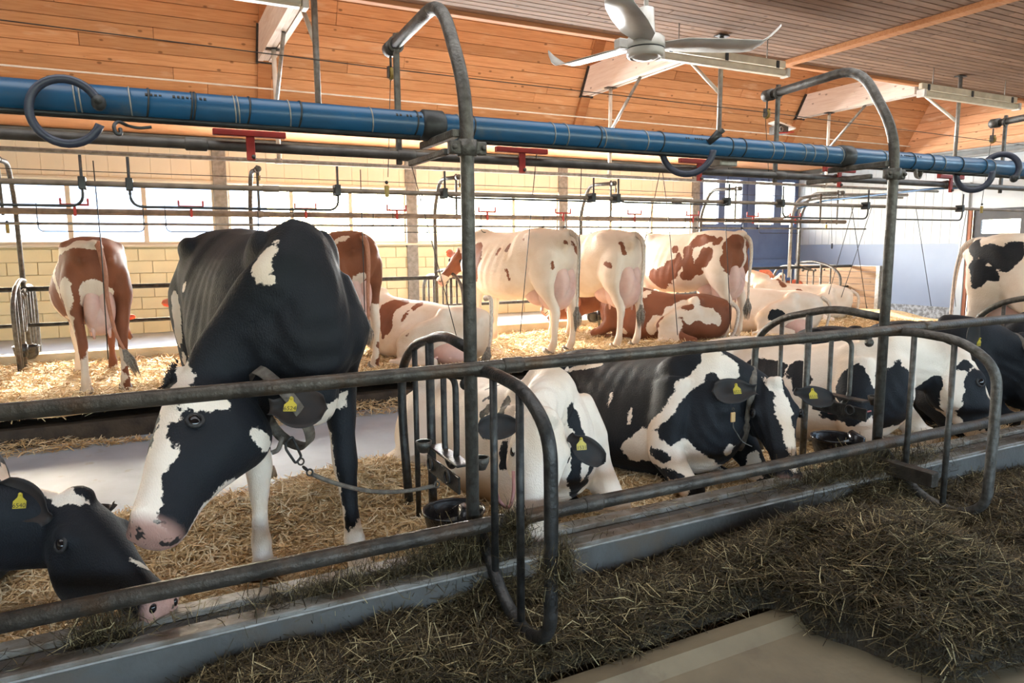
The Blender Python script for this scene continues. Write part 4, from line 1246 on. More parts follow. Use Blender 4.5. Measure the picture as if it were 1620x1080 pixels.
def add_head(mb, P, d, u, s, Lh, wide=1.0, deep=1.0):
    rows = spline(HEAD, 3)
    seg = 20
    rings = []
    for t, a, b, w in rows:
        k = Lh / 0.52
        top, bot, w = a * k, b * k * deep, w * k * wide
        c = P + d * (t * Lh) + u * ((top + bot) / 2)
        hh = (top - bot) / 2
        ring = []
        for q in range(seg):
            th = 2 * math.pi * q / seg
            cc, ss = math.cos(th), math.sin(th)
            # jaw narrower than the forehead
            ww = w * (1.0 if ss > 0 else 1.0 - 0.28 * (-ss))
            e = 0.8
            ring.append(c + u * (hh * math.copysign(abs(ss) ** e, ss)) + s * (ww * math.copysign(abs(cc) ** 0.85, cc)))
        rings.append(ring)
    vs = [v for r_ in rings for v in r_]
    fs = []
    n = len(rings)
    for i in range(n - 1):
        for q in range(seg):
            a_, b_ = i * seg + q, i * seg + (q + 1) % seg
            fs.append((a_, b_, b_ + seg, a_ + seg))
    fs.append(tuple(reversed(range(seg))))
    fs.append(tuple(range((n - 1) * seg, n * seg)))
    mb.add(vs, fs)
    k = Lh / 0.52
    for sg in (-1, 1):       # brow and cheek
        mb.ball(P + d * (0.25 * Lh) + s * (0.088 * k * wide * sg) + u * (-0.045 * k), (0.05 * k, 0.032 * k, 0.035 * k), 10, 8, (d, s, u))
        mb.ball(P + d * (0.30 * Lh) + s * (0.07 * k * wide * sg) + u * (-0.17 * k), (0.085 * k, 0.035 * k, 0.06 * k), 10, 8, (d, s, u))
        mb.ball(P + d * (0.93 * Lh) + s * (0.045 * k * sg) + u * (-0.055 * k), (0.035 * k, 0.024 * k, 0.028 * k), 8, 6, (d, s, u))
    mb.ball(P + d * (0.0 * Lh) + u * (0.015 * k), (0.045 * k, 0.055 * k, 0.035 * k), 10, 8, (d, s, u))     # poll knob
    mb.ball(P + d * (0.90 * Lh) + u * (-0.142 * k), (0.07 * k, 0.042 * k, 0.018 * k), 10, 6, (d, s, u))    # lower lip

def leg_loft(mb, st, side):
    pts = [(x, y * side, z) for x, y, z, a, b in st]
    mb.loft(pts, [(a, b) for x, y, z, a, b in st], 14, hint=(1, 0, 0))

# front leg: x, y, z, radius fore-aft, radius across
FRONT = [(0.62, 0.15, 1.20, 0.12, 0.06), (0.66, 0.19, 1.02, 0.155, 0.085), (0.58, 0.19, 0.84, 0.13, 0.08), (0.55, 0.175, 0.68, 0.085, 0.065), (0.56, 0.165, 0.55, 0.062, 0.052), (0.565, 0.16, 0.44, 0.060, 0.056), (0.56, 0.16, 0.38, 0.050, 0.046),
         (0.555, 0.16, 0.26, 0.036, 0.034), (0.555, 0.16, 0.17, 0.040, 0.038), (0.56, 0.16, 0.125, 0.050, 0.048), (0.575, 0.16, 0.075, 0.046, 0.044), (0.59, 0.16, 0.03, 0.060, 0.054), (0.60, 0.16, 0.0, 0.064, 0.056)]
HIND = [(-0.56, 0.15, 1.28, 0.14, 0.09), (-0.60, 0.185, 1.10, 0.21, 0.105), (-0.60, 0.195, 0.92, 0.20, 0.10), (-0.62, 0.19, 0.77, 0.145, 0.078), (-0.68, 0.175, 0.64, 0.085, 0.056), (-0.745, 0.165, 0.54, 0.066, 0.046), (-0.765, 0.16, 0.47, 0.062, 0.046),
        (-0.755, 0.16, 0.38, 0.046, 0.040), (-0.745, 0.16, 0.27, 0.040, 0.036), (-0.735, 0.16, 0.17, 0.044, 0.040), (-0.725, 0.16, 0.125, 0.052, 0.050), (-0.70, 0.16, 0.075, 0.047, 0.045), (-0.68, 0.16, 0.03, 0.060, 0.054), (-0.67, 0.16, 0.0, 0.066, 0.056)]

def move_leg(st, fx, fy, top):
    """swing the lower part so the foot moves by (fx, fy)"""
    z0 = st[top][2]
    out = []
    for i, (x, y, z, a, b) in enumerate(st):
        k = 0 if i <= top else (z0 - z) / z0
        out.append((x + fx * k, y + fy * k, z, a, b))
    return out

def build_cow(spec):
    """one continuous body in the cow's own axes: x forward, y to its left, z up"""
    mb = MB()
    lie = spec.get('lie', False)
    sc = spec.get('scale', 1.0)
    prof = LIE if lie else STAND
    if 'prof' in spec: prof = spec['prof'](prof)
    torso(mb, prof, wscale=spec.get('wide', 1.0))
    org = Vector(spec['loc'])
    rz = spec['heading']
    M = Matrix.Translation(org) @ Matrix.Rotation(rz, 4, 'Z') @ Matrix.Scale(sc, 4)
    Mi = M.inverted()
    loc = lambda p: Mi @ Vector(p)
    dirl = lambda v: (Mi.to_3x3() @ Vector(v))
    P, d, u, s, Lh = head_frame(loc(spec['poll']), loc(spec['muzzle']), dirl(spec.get('up', (0, 0, 1))))
    k = Lh / 0.52
    # neck
    if not spec.get('nohead'):
        nb = Vector(spec.get('neck0', (0.60, 0, 0.60) if lie else (0.60, 0, 1.16)))
        ne = P + d * (0.10 * Lh) - u * (0.11 * k)
        nd = Vector(spec.get('neckdir', (1, 0, 0.3)))
        dist = (ne - nb).length
        c1 = nb + nd.normalized() * dist * 0.38
        if 'neckend' in spec:
            c2 = ne + dirl(spec['neckend']).normalized() * dist * 0.33
        else:
            c2 = ne - d * dist * 0.25 + (nb - ne) * 0.15
        pts, rad = [], []
        n = 12
        for i in range(n + 1):
            t = i / n
            pts.append(nb * (1 - t) ** 3 + c1 * 3 * t * (1 - t) ** 2 + c2 * 3 * t * t * (1 - t) + ne * t ** 3)
            f = t ** 0.8
            rad.append((vlerp(0.30 if not lie else 0.25, 0.125 * k, f), vlerp(0.17, 0.085 * k, f)))
        hint = Vector((0.25, 0, 1)) if not spec.get('neckhint') else Vector(spec['neckhint'])
        mb.loft(pts, rad, 18, hint=hint)
        # crest and dewlap
        add_head(mb, P, d, u, s, Lh, spec.get('headwide', 1.0), spec.get('headdeep', 1.0))
    if not lie:
        fl = spec.get('feet', {})
        for sg, nm in ((1, 'fl'), (-1, 'fr')):
            leg_loft(mb, move_leg(FRONT, *fl.get(nm, (0, 0)), 2), sg)
        for sg, nm in ((1, 'hl'), (-1, 'hr')):
            leg_loft(mb, move_leg(HIND, *fl.get(nm, (0, 0)), 3), sg)
        for sg in (1, -1):
            mb.ball((-0.46, 0.205 * sg, 1.33), (0.13, 0.06, 0.07), 12, 10)      # hook bones
            mb.ball((-0.83, 0.10 * sg, 1.24), (0.06, 0.05, 0.06), 10, 8)        # pin bones
            mb.ball((0.58, 0.12 * sg, 1.27), (0.12, 0.06, 0.14), 12, 10)          # shoulder blades
            mb.ball((0.74, 0.15 * sg, 0.98), (0.10, 0.08, 0.13), 10, 8)          # points of the shoulder
        mb.ball((0.80, 0, 0.76), (0.10, 0.10, 0.12), 10, 8)                        # brisket
        mb.ball((-0.80, 0, 1.385), (0.09, 0.05, 0.045), 10, 8)                       # tail head
    else:
        sd_ = spec.get('hindside', 1)
        for sg in (1, -1):
            mb.ball((-0.46, 0.24 * sg, 0.56), (0.11, 0.08, 0.09), 12, 10)
            mb.ball((-0.82, 0.11 * sg, 0.49), (0.06, 0.06, 0.06), 10, 8)
            mb.ball((0.58, 0.13 * sg, 0.62), (0.13, 0.07, 0.13), 12, 10)
            # folded front legs: upper arm forward to the knee, cannon tucked back
            ky = 0.27 * sg
            mb.loft([(0.60, 0.16 * sg, 0.62), (0.66, 0.24 * sg, 0.42), (0.70, 0.27 * sg, 0.24), (0.84, ky, 0.13), (0.95, ky, 0.085), (0.97, ky, 0.075)], [(0.16, 0.08), (0.15, 0.09), (0.11, 0.085), (0.07, 0.065), (0.065, 0.06), (0.04, 0.04)], 12, hint=(1, 0, 0.5))
            mb.loft([(0.96, ky * 0.98, 0.065), (0.84, ky * 0.85, 0.045), (0.70, ky * 0.7, 0.045), (0.62, ky * 0.6, 0.05), (0.55, ky * 0.55, 0.05)], [0.05, 0.038, 0.042, 0.046, 0.04], 12)
        # hind leg stretched out on the visible side, the other one under the body
        a = sd_
        mb.loft([(-0.55, 0.12 * a, 0.40), (-0.45, 0.26 * a, 0.36), (-0.28, 0.38 * a, 0.30), (-0.10, 0.46 * a, 0.24), (-0.02, 0.49 * a, 0.20)], [(0.18, 0.15), (0.21, 0.17), (0.20, 0.14), (0.14, 0.11), (0.08, 0.07)], 14, hint=(0, 0, 1))
        mb.loft([(-0.06, 0.49 * a, 0.19), (-0.24, 0.52 * a, 0.14), (-0.42, 0.54 * a, 0.09), (-0.54, 0.55 * a, 0.075)], [(0.13, 0.09), (0.095, 0.07), (0.065, 0.05), (0.055, 0.045)], 12, hint=(0, 0, 1))
        mb.loft([(-0.55, 0.55 * a, 0.07), (-0.42, 0.58 * a, 0.05), (-0.24, 0.60 * a, 0.04), (-0.12, 0.61 * a, 0.045), (-0.03, 0.61 * a, 0.045), (0.03, 0.61 * a, 0.04)], [0.05, 0.04, 0.038, 0.05, 0.046, 0.05], 12)
        mb.loft([(-0.5, -0.1 * a, 0.4), (-0.35, -0.25 * a, 0.22), (-0.1, -0.36 * a, 0.12)], [(0.22, 0.16), (0.2, 0.14), (0.1, 0.08)], 12, hint=(0, 0, 1))
    return mb, M, (P, d, u, s, Lh)

def remesh_all(items):
    """voxel-merge each raw body into one closed surface and smooth it"""
    tmp = []
    for name, mb, vox, it in items:
        o = bpy.data.objects.new('tmp_' + name, mb.mesh('tmp_' + name, None, True))
        COL.objects.link(o)
        md = o.modifiers.new('r', 'REMESH')
        md.mode = 'VOXEL'
        md.voxel_size = vox
        md.use_smooth_shade = True
        ms = o.modifiers.new('s', 'SMOOTH')
        ms.factor = 0.5
        ms.iterations = it
        tmp.append(o)
    dg = bpy.context.evaluated_depsgraph_get()
    out = []
    for o in tmp:
        me = bpy.data.meshes.new_from_object(o.evaluated_get(dg), preserve_all_data_layers=False, depsgraph=dg)
        me.name = 'body'
        out.append(me)
    for o in tmp:
        m0 = o.data
        bpy.data.objects.remove(o)
        bpy.data.meshes.remove(m0)
    return out

def sculpt(me, lie, seed):
    """ribs, folds and muscle relief pushed along the normals"""
    n = len(me.vertices)
    co = np.empty(n * 3, np.float32)
    me.vertices.foreach_get('co', co)
    co = co.reshape(-1, 3).astype(float)
    no = np.empty(n * 3, np.float32)
    me.vertices.foreach_get('normal', no)
    no = no.reshape(-1, 3)
    rs = np.random.RandomState(seed)
    d = np.zeros(n)
    for fr, am in ((7.0, 0.0045), (15.0, 0.0025)):
        for _ in range(4):
            k = rs.normal(size=3)
            k *= fr / np.linalg.norm(k)
            d += am * np.sin(co @ k + 1.5 * np.sin(co[:, 2] * 5 + rs.uniform(0, 6)) + rs.uniform(0, 6.28))
    x, y, z = co.T
    zc = 0.45 if lie else 1.0
    m = np.exp(-((x - 0.12) / 0.27) ** 4) * np.exp(-((z - zc) / 0.27) ** 4) * (np.abs(y) > 0.12)
    d += (0.0016 if lie else 0.0026) * m * np.sin((x + 0.25 * (z - zc)) * 2 * np.pi / 0.115)
    # folds where the neck leaves the shoulder
    m = np.exp(-((x - 0.98) / 0.16) ** 2) * (np.abs(y) < 0.4)
    d += 0.004 * m * np.sin((x + 0.5 * z) * 2 * np.pi / 0.055)
    d *= np.clip((z - (0.0 if lie else 0.5)) / 0.15, 0.15, 1)
    me.vertices.foreach_set('co', (co + no * d[:, None]).reshape(-1).astype(np.float32))
    me.update()

def coat_field(me, base, strokes, frame, lie, noise_seed):
    n = len(me.vertices)
    co = np.empty(n * 3, np.float32)
    me.vertices.foreach_get('co', co)
    co = co.reshape(-1, 3).astype(float)
    s = np.full(n, base, float)
    rs = np.random.RandomState(noise_seed)
    # low frequency wobble of the patch edges
    wob = np.zeros(n)
    for fr, am in ((9.0, 0.011), (17.0, 0.007), (31.0, 0.004)):
        for _ in range(3):
            k = rs.normal(size=3)
            k *= fr / np.linalg.norm(k)
            wob += am * np.sin(co @ k * 2.0 + rs.uniform(0, 6.28))
    for col, r, pts in strokes:
        P = np.array(pts, float).reshape(-1, 3)
        dmin = np.full(n, 9.0)
        if len(P) == 1:
            dmin = np.linalg.norm(co - P[0], axis=1)
        for a, b in zip(P[:-1], P[1:]):
            ab = b - a
            t = np.clip(((co - a) @ ab) / max(ab @ ab, 1e-9), 0, 1)
            dmin = np.minimum(dmin, np.linalg.norm(co - (a + t[:, None] * ab), axis=1))
        v = (r - dmin) + wob * min(1.0, r / 0.06)
        s = np.maximum(s, v) if col else np.minimum(s, -v)
    at = me.attributes.new('coat', 'FLOAT', 'POINT')
    at.data.foreach_set('value', s.astype(np.float32))
    # bare skin: muzzle tip, and the inner thighs
    P0, d, u, s_, Lh = frame
    rel = co - np.array(P0)
    t = rel @ np.array(d) / Lh
    rad = np.linalg.norm(rel - np.outer(rel @ np.array(d), np.array(d)) + 0.08 * np.array(u), axis=1)
    sk = np.clip((t - 0.93) / 0.06, 0, 1) * (rad < 0.2)
    at = me.attributes.new('skin', 'FLOAT', 'POINT')
    at.data.foreach_set('value', sk.astype(np.float32))

def ear_mesh(length, width, cup=0.8):
    """leaf-shaped cupped ear along +x, opening towards -z"""
    vs, fs = [], []
    n, m_ = 12, 9
    for i in range(n + 1):
        t = i / n
        w = width * max(0.42 * (1 - t), math.sqrt(max(0.0, 1 - ((t - 0.56) / 0.46) ** 2)))
        if i == n: w = 0.003
        for j in range(m_):
            q = -1 + 2 * j / (m_ - 1)
            vs.append((length * t, w * q * (1 - 0.12 * cup * abs(q)), -cup * width * 0.62 * (q * q) * (1 - 0.5 * t) + 0.02 * math.sin(math.pi * t)))
    top = len(vs)
    for i in range(n + 1):
        for j in range(m_):
            x, y, z = vs[i * m_ + j]
            q = -1 + 2 * j / (m_ - 1)
            vs.append((x, y * 0.96, z - 0.010 * (1 - q * q) * (1 - (i / n) ** 4) - 0.002))
    def g(i, j, o): return o + i * m_ + j
    for i in range(n):
        for j in range(m_ - 1):
            fs.append((g(i, j, 0), g(i + 1, j, 0), g(i + 1, j + 1, 0), g(i, j + 1, 0)))
            fs.append((g(i, j, top), g(i, j + 1, top), g(i + 1, j + 1, top), g(i + 1, j, top)))
        fs.append((g(i, 0, 0), g(i, 0, top), g(i + 1, 0, top), g(i + 1, 0, 0)))
        e = m_ - 1
        fs.append((g(i, e, 0), g(i + 1, e, 0), g(i + 1, e, top), g(i, e, top)))
    for j in range(m_ - 1):
        fs.append((g(n, j, 0), g(n, j, top), g(n, j + 1, top), g(n, j + 1, 0)))
        fs.append((g(0, j, 0), g(0, j + 1, 0), g(0, j + 1, top), g(0, j, top)))
    return vs, fs, top

def digits_mesh(text, size):
    cu = bpy.data.curves.new('digits', 'FONT')
    cu.body = text
    cu.size = size
    cu.align_x = 'CENTER'
    o = bpy.data.objects.new('digits_tmp', cu)
    COL.objects.link(o)
    dg = bpy.context.evaluated_depsgraph_get()
    me = bpy.data.meshes.new_from_object(o.evaluated_get(dg))
    me.name = 'digits'
    bpy.data.objects.remove(o)
    me.materials.clear()
    me.materials.append(ink)
    return me

COWS = {}
def finish_cow(name, spec, me, M, frame):
    sc = spec.get('scale', 1.0)
    base = spec.get('base', -0.05)
    sculpt(me, spec.get('lie'), hash_name(name))
    coat_field(me, base, spec.get('coat', []) + PATCH.get(name, []), frame, spec.get('lie'), hash_name(name))
    hide = holstein if spec.get('kind_', 'h') == 'h' else red_hide
    me.materials.clear()
    me.materials.append(hide)
    me.polygons.foreach_set('use_smooth', [True] * len(me.polygons))
    root = bpy.data.objects.new('cow', None)
    root.empty_display_size = 0.2
    COL.objects.link(root)
    root.matrix_world = M
    tag(root, spec['label'], 'cow', spec.get('group'))
    def put(nm, mbx, m_, smooth=True, mats=None, parent=None, label=None):
        me_ = mbx.mesh(nm, m_, smooth) if isinstance(mbx, MB) else mbx
        o = bpy.data.objects.new(nm, me_)
        COL.objects.link(o)
        o.parent = parent or root
        if label: o['label'] = label
        return o
    body = put('body', me, None)
    P, d, u, s, Lh = frame
    k = Lh / 0.52
    hw = spec.get('headwide', 1.0)
    if not spec.get('nohead'):
        for sg in (-1, 1):
            ey = spec.get('eye', (0.285, 0.052, 0.103))
            c = P + d * (ey[0] * Lh) + s * (ey[2] * k * hw * sg) - u * (ey[1] * k)
            out_ = (s * sg + u * 0.25 + d * 0.1).normalized()
            b1_ = d
            put('eye', MB().ball(c, (0.023 * k, 0.021 * k, 0.018 * k), 14, 10, (d, (u - d * 0.2).normalized(), (s * sg).normalized())), eye_mat)
            lid = MB().torus(c + s * (sg * 0.006 * k), (s * sg + u * 0.2).normalized(), 0.021 * k, 0.0055 * k, 20, 8)
            put('eyelid', lid, ear_dark if spec.get('kind_', 'h') == 'h' else ear_inner)
            # ears
            e = spec.get('ears', {}).get(sg, {})
            el = e.get('len', 0.20) * k
            ew = e.get('w', 0.062) * k
            dv = e.get('dir', (0.0, 1.0, -0.12))      # along d, outwards, along u
            ax = (d * dv[0] + s * (sg * dv[1]) + u * dv[2]).normalized()
            fc2 = e.get('face', (0.75, 0.15, 0.45))   # where the opening looks
            nz = (d * fc2[0] + s * (sg * fc2[1]) + u * fc2[2])
            nz = -(nz - ax * nz.dot(ax)).normalized()
            ay = nz.cross(ax)
            eo_ = e.get('off', (0.07, 0.085, 0.035))
            org_ = P + d * (eo_[0] * Lh) + s * (eo_[1] * k * hw * sg) - u * (eo_[2] * k)
            vs, fs, top = ear_mesh(el, ew)
            pv = [org_ + ax * v[0] + ay * v[1] + nz * v[2] for v in vs]
            mbe = MB().add(pv, fs)
            mats_ = {'h': (ear_dark, ear_inner), 'r': (ear_red, ear_red), 'c': (ear_cream, ear_red)}[e.get('mat', spec.get('kind_', 'h'))]
            mee = mbe.mesh('ear', mats_[0], True)
            mee.materials.append(mats_[1])
            idx = [1 if (min(f) >= top) else 0 for f in fs]
            mee.polygons.foreach_set('material_index', idx)
            eo = bpy.data.objects.new('ear', mee)
            COL.objects.link(eo)
            eo.parent = root
            if e.get('tag'):
                cpos = org_ + ax * (el * e.get('tagpos', 0.42)) - nz * (0.022 + ew * 0.25)
                up_ = -(M.to_3x3().inverted() @ Vector((0, 0, 1)))
                up_ = (up_ + ax * e.get('lean', 0.0)).normalized()
                nn = -nz
                up_ = (up_ - nn * up_.dot(nn)).normalized()
                sd__ = up_.cross(nn).normalized()
                q = e.get('tagsize', 0.024)
                out2 = [(-0.28, -1.3), (0.28, -1.3), (0.36, -0.7), (0.95, -0.1), (0.95, 1.0), (-0.95, 1.0), (-0.95, -0.1), (-0.36, -0.7)]
                vv = [cpos + sd__ * (a_ * q) + up_ * (b_ * q) + nn * 0.003 for a_, b_ in out2] + [cpos + sd__ * (a_ * q) + up_ * (b_ * q) for a_, b_ in out2]
                ff = [tuple(range(8)), tuple(reversed(range(8, 16)))] + [(i, (i + 1) % 8 + 0, (i + 1) % 8 + 8, i + 8) for i in range(8)]
                mt = MB().add(vv, ff)
                mt.ball(cpos - up_ * (q * 1.15) + nn * 0.004, q * 0.28, 8, 6)
                to = put('ear_tag', mt, yellow_plastic, False)
                dm_ = digits_mesh(e['tag'], q * 0.95)
                do = bpy.data.objects.new('digits', dm_)
                COL.objects.link(do)
                do.parent = to
                mat4 = Matrix((-sd__, -up_, nn)).transposed().to_4x4()
                mat4.translation = cpos + up_ * (q * 0.85) + nn * 0.0042
                do.matrix_local = mat4
                cols_ = MB()
        # nostrils
        for sg in (-1, 1):
            c = P + d * (0.985 * Lh) + s * (0.034 * k * sg) - u * (0.070 * k)
            put('nostril', MB().ball(c, (0.012 * k, 0.011 * k, 0.016 * k), 10, 8, (d, s, u)), eye_mat)
        put('mouth_line', MB().tube([P + d * (Lh * t_) + s * (w_ * k) - u * (h_ * k) for t_, w_, h_ in ((0.74, 0.060, 0.120), (0.86, 0.060, 0.122), (0.96, 0.045, 0.118), (1.01, 0.0, 0.108), (0.96, -0.045, 0.118), (0.86, -0.060, 0.122), (0.74, -0.060, 0.120))], 0.004 * k, 6), ear_inner)
        if spec.get('tuft'):
            # short forelock between the ears
            mbt = MB()
            r_ = random.Random(3)
            for i in range(90):
                p0 = P + s * r_.uniform(-0.06, 0.06) * k + u * (0.03 * k) + d * r_.uniform(-0.05, 0.06)
                p1 = p0 + (u * r_.uniform(0.008, 0.022) + d * r_.uniform(-0.03, 0.03) + s * r_.uniform(-0.02, 0.02)) * k
                mbt.loft([p0, p1], [0.0035, 0.0008], 4)
            o = put('forelock', mbt, ear_dark)
            o['kind'] = 'stuff'
    # tail
    tl = spec.get('tail')
    if tl is not False:
        lie = spec.get('lie')
        pts = tl or ([(-0.84, 0, 0.56), (-0.95, 0.02, 0.48), (-0.97, 0.06, 0.35), (-0.92, 0.14, 0.12), (-0.80, 0.22, 0.05), (-0.6, 0.3, 0.04)] if lie else
                     [(-0.84, 0, 1.38), (-0.94, 0.0, 1.30), (-0.965, 0.0, 1.10), (-0.955, 0.01, 0.85), (-0.95, 0.01, 0.66), (-0.95, 0.015, 0.52)])
        pp = spline(pts, 5)
        n = len(pp)
        rad = [vlerp(0.034, 0.013, (i / (n - 1)) ** 0.6) for i in range(n)]
        to = put('tail', MB().loft([tuple(p) for p in pp], rad, 10), tail_red if spec.get('tailred') else tail_white)
        end = Vector(pp[-1])
        dv = (Vector(pp[-1]) - Vector(pp[-3])).normalized()
        ms_ = MB()
        r_ = random.Random(hash_name(name))
        nh = 60
        for i in range(nh):
            o1 = Vector((r_.uniform(-1, 1), r_.uniform(-1, 1), r_.uniform(-0.3, 0.3))) * 0.012
            o2 = Vector((r_.uniform(-1, 1), r_.uniform(-1, 1), r_.uniform(-0.3, 0.3))) * 0.045
            l = r_.uniform(0.12, 0.24)
            ms_.loft([end + o1 - dv * 0.03, end + dv * (l * 0.5) + o2, end + dv * l + o2 * 0.6 + (Vector((0, 0, -0.02)) if not lie else Vector((0, 0, 0)))], [0.006, 0.005, 0.001], 4)
        so = put('switch', ms_, switch_grey, parent=to)
        so['kind'] = 'stuff'
    # udder
    if spec.get('udder'):
        ud = spec['udder']
        lie = spec.get('lie')
        mu = MB()
        if lie:
            c = Vector((-0.55, 0.30 * spec.get('hindside', 1), 0.14))
            mu.ball(c, (0.22, 0.16, 0.13), 20, 14)
            for a_, b_ in ((-0.1, 0.1), (0.06, 0.13)):
                q = c + Vector((a_, b_ * spec.get('hindside', 1), -0.02))
                mu.loft([q, q + Vector((0, 0.07 * spec.get('hindside', 1), 0.0))], [0.014, 0.009], 8)
        else:
            sz = ud
            mu.ball((-0.60, 0.0, 0.72), (0.22 * sz, 0.125 * sz, 0.19 * sz), 24, 16)
            mu.ball((-0.72, 0.055, 0.80), (0.11 * sz, 0.075 * sz, 0.19 * sz), 20, 14)
            mu.ball((-0.72, -0.055, 0.80), (0.11 * sz, 0.075 * sz, 0.19 * sz), 20, 14)
            mu.ball((-0.38, 0.0, 0.68), (0.18 * sz, 0.11 * sz, 0.12 * sz), 20, 14)
            for a_, b_ in ((-0.72, 0.06), (-0.72, -0.06), (-0.48, 0.07), (-0.48, -0.07)):
                z_ = 0.72 - 0.16 * sz
                mu.loft([(a_, b_, z_ + 0.06), (a_, b_ * 1.05, z_), (a_, b_ * 1.08, z_ - 0.045)], [0.02, 0.016, 0.009], 10)
        put('udder', mu, udder_pink)
    # hooves
    if not spec.get('lie') and not spec.get('nohoof'):
        fl = spec.get('feet', {})
        for (st, sg, nm, tp) in ((FRONT, 1, 'fl', 2), (FRONT, -1, 'fr', 2), (HIND, 1, 'hl', 3), (HIND, -1, 'hr', 3)):
            q = move_leg(st, *fl.get(nm, (0, 0)), tp)[-1]
            x, y = q[0], q[1] * sg
            mh = MB()
            for e in (-1, 1):
                mh.loft([(x - 0.005, y + 0.026 * e, 0.055), (x + 0.005, y + 0.028 * e, 0.03), (x + 0.012, y + 0.03 * e, -0.005)], [(0.058, 0.027), (0.068, 0.030), (0.074, 0.032)], 10, hint=(1, 0, 0))
            put('hoof', mh, hoof_mat)
    # collar: a flat band laid on the neck (ring of rays from inside the neck out to the hide)
    if spec.get('collar'):
        from mathutils.bvhtree import BVHTree
        cl = spec['collar']
        bv = BVHTree.FromPolygons([v.co.copy() for v in me.vertices], [tuple(q_.vertices) for q_ in me.polygons])
        Mi = M.inverted()
        c = Mi @ Vector(cl['c'])
        nn = (Mi.to_3x3() @ Vector(cl['n'])).normalized()
        a_ = nn.orthogonal().normalized()
        b_ = nn.cross(a_)
        ring = []
        for i in range(40):
            th = 2 * math.pi * i / 40
            dv = a_ * math.cos(th) + b_ * math.sin(th)
            h_ = bv.ray_cast(c, dv)
            rr_ = min((h_[0] - c).length, cl.get('max', 0.24)) if h_[0] is not None else cl.get('max', 0.24)
            ring.append(rr_)
        for _ in range(3):
            ring = [(ring[i - 1] + ring[i] * 2 + ring[(i + 1) % 40]) / 4 for i in range(40)]
        mc = MB()
        w2 = cl.get('w', 0.018)
        vs, fs = [], []
        for i in range(40):
            th = 2 * math.pi * i / 40
            dv = a_ * math.cos(th) + b_ * math.sin(th)
            r0 = ring[i] + 0.005
            vs += [c + dv * r0 - nn * w2, c + dv * r0 + nn * w2, c + dv * (r0 + 0.006) + nn * w2, c + dv * (r0 + 0.006) - nn * w2]
        for i in range(40):
            o_, p_ = i * 4, ((i + 1) % 40) * 4
            for q_ in range(4):
                fs.append((o_ + q_, p_ + q_, p_ + (q_ + 1) % 4, o_ + (q_ + 1) % 4))
        put('collar', mc.add(vs, fs), leather if cl.get('m') is None else steel_dark)
    COWS[name] = (root, body, M, frame)
    return root

def hash_name(s_):
    return sum((i + 1) * ord(c) for i, c in enumerate(s_)) % 9973
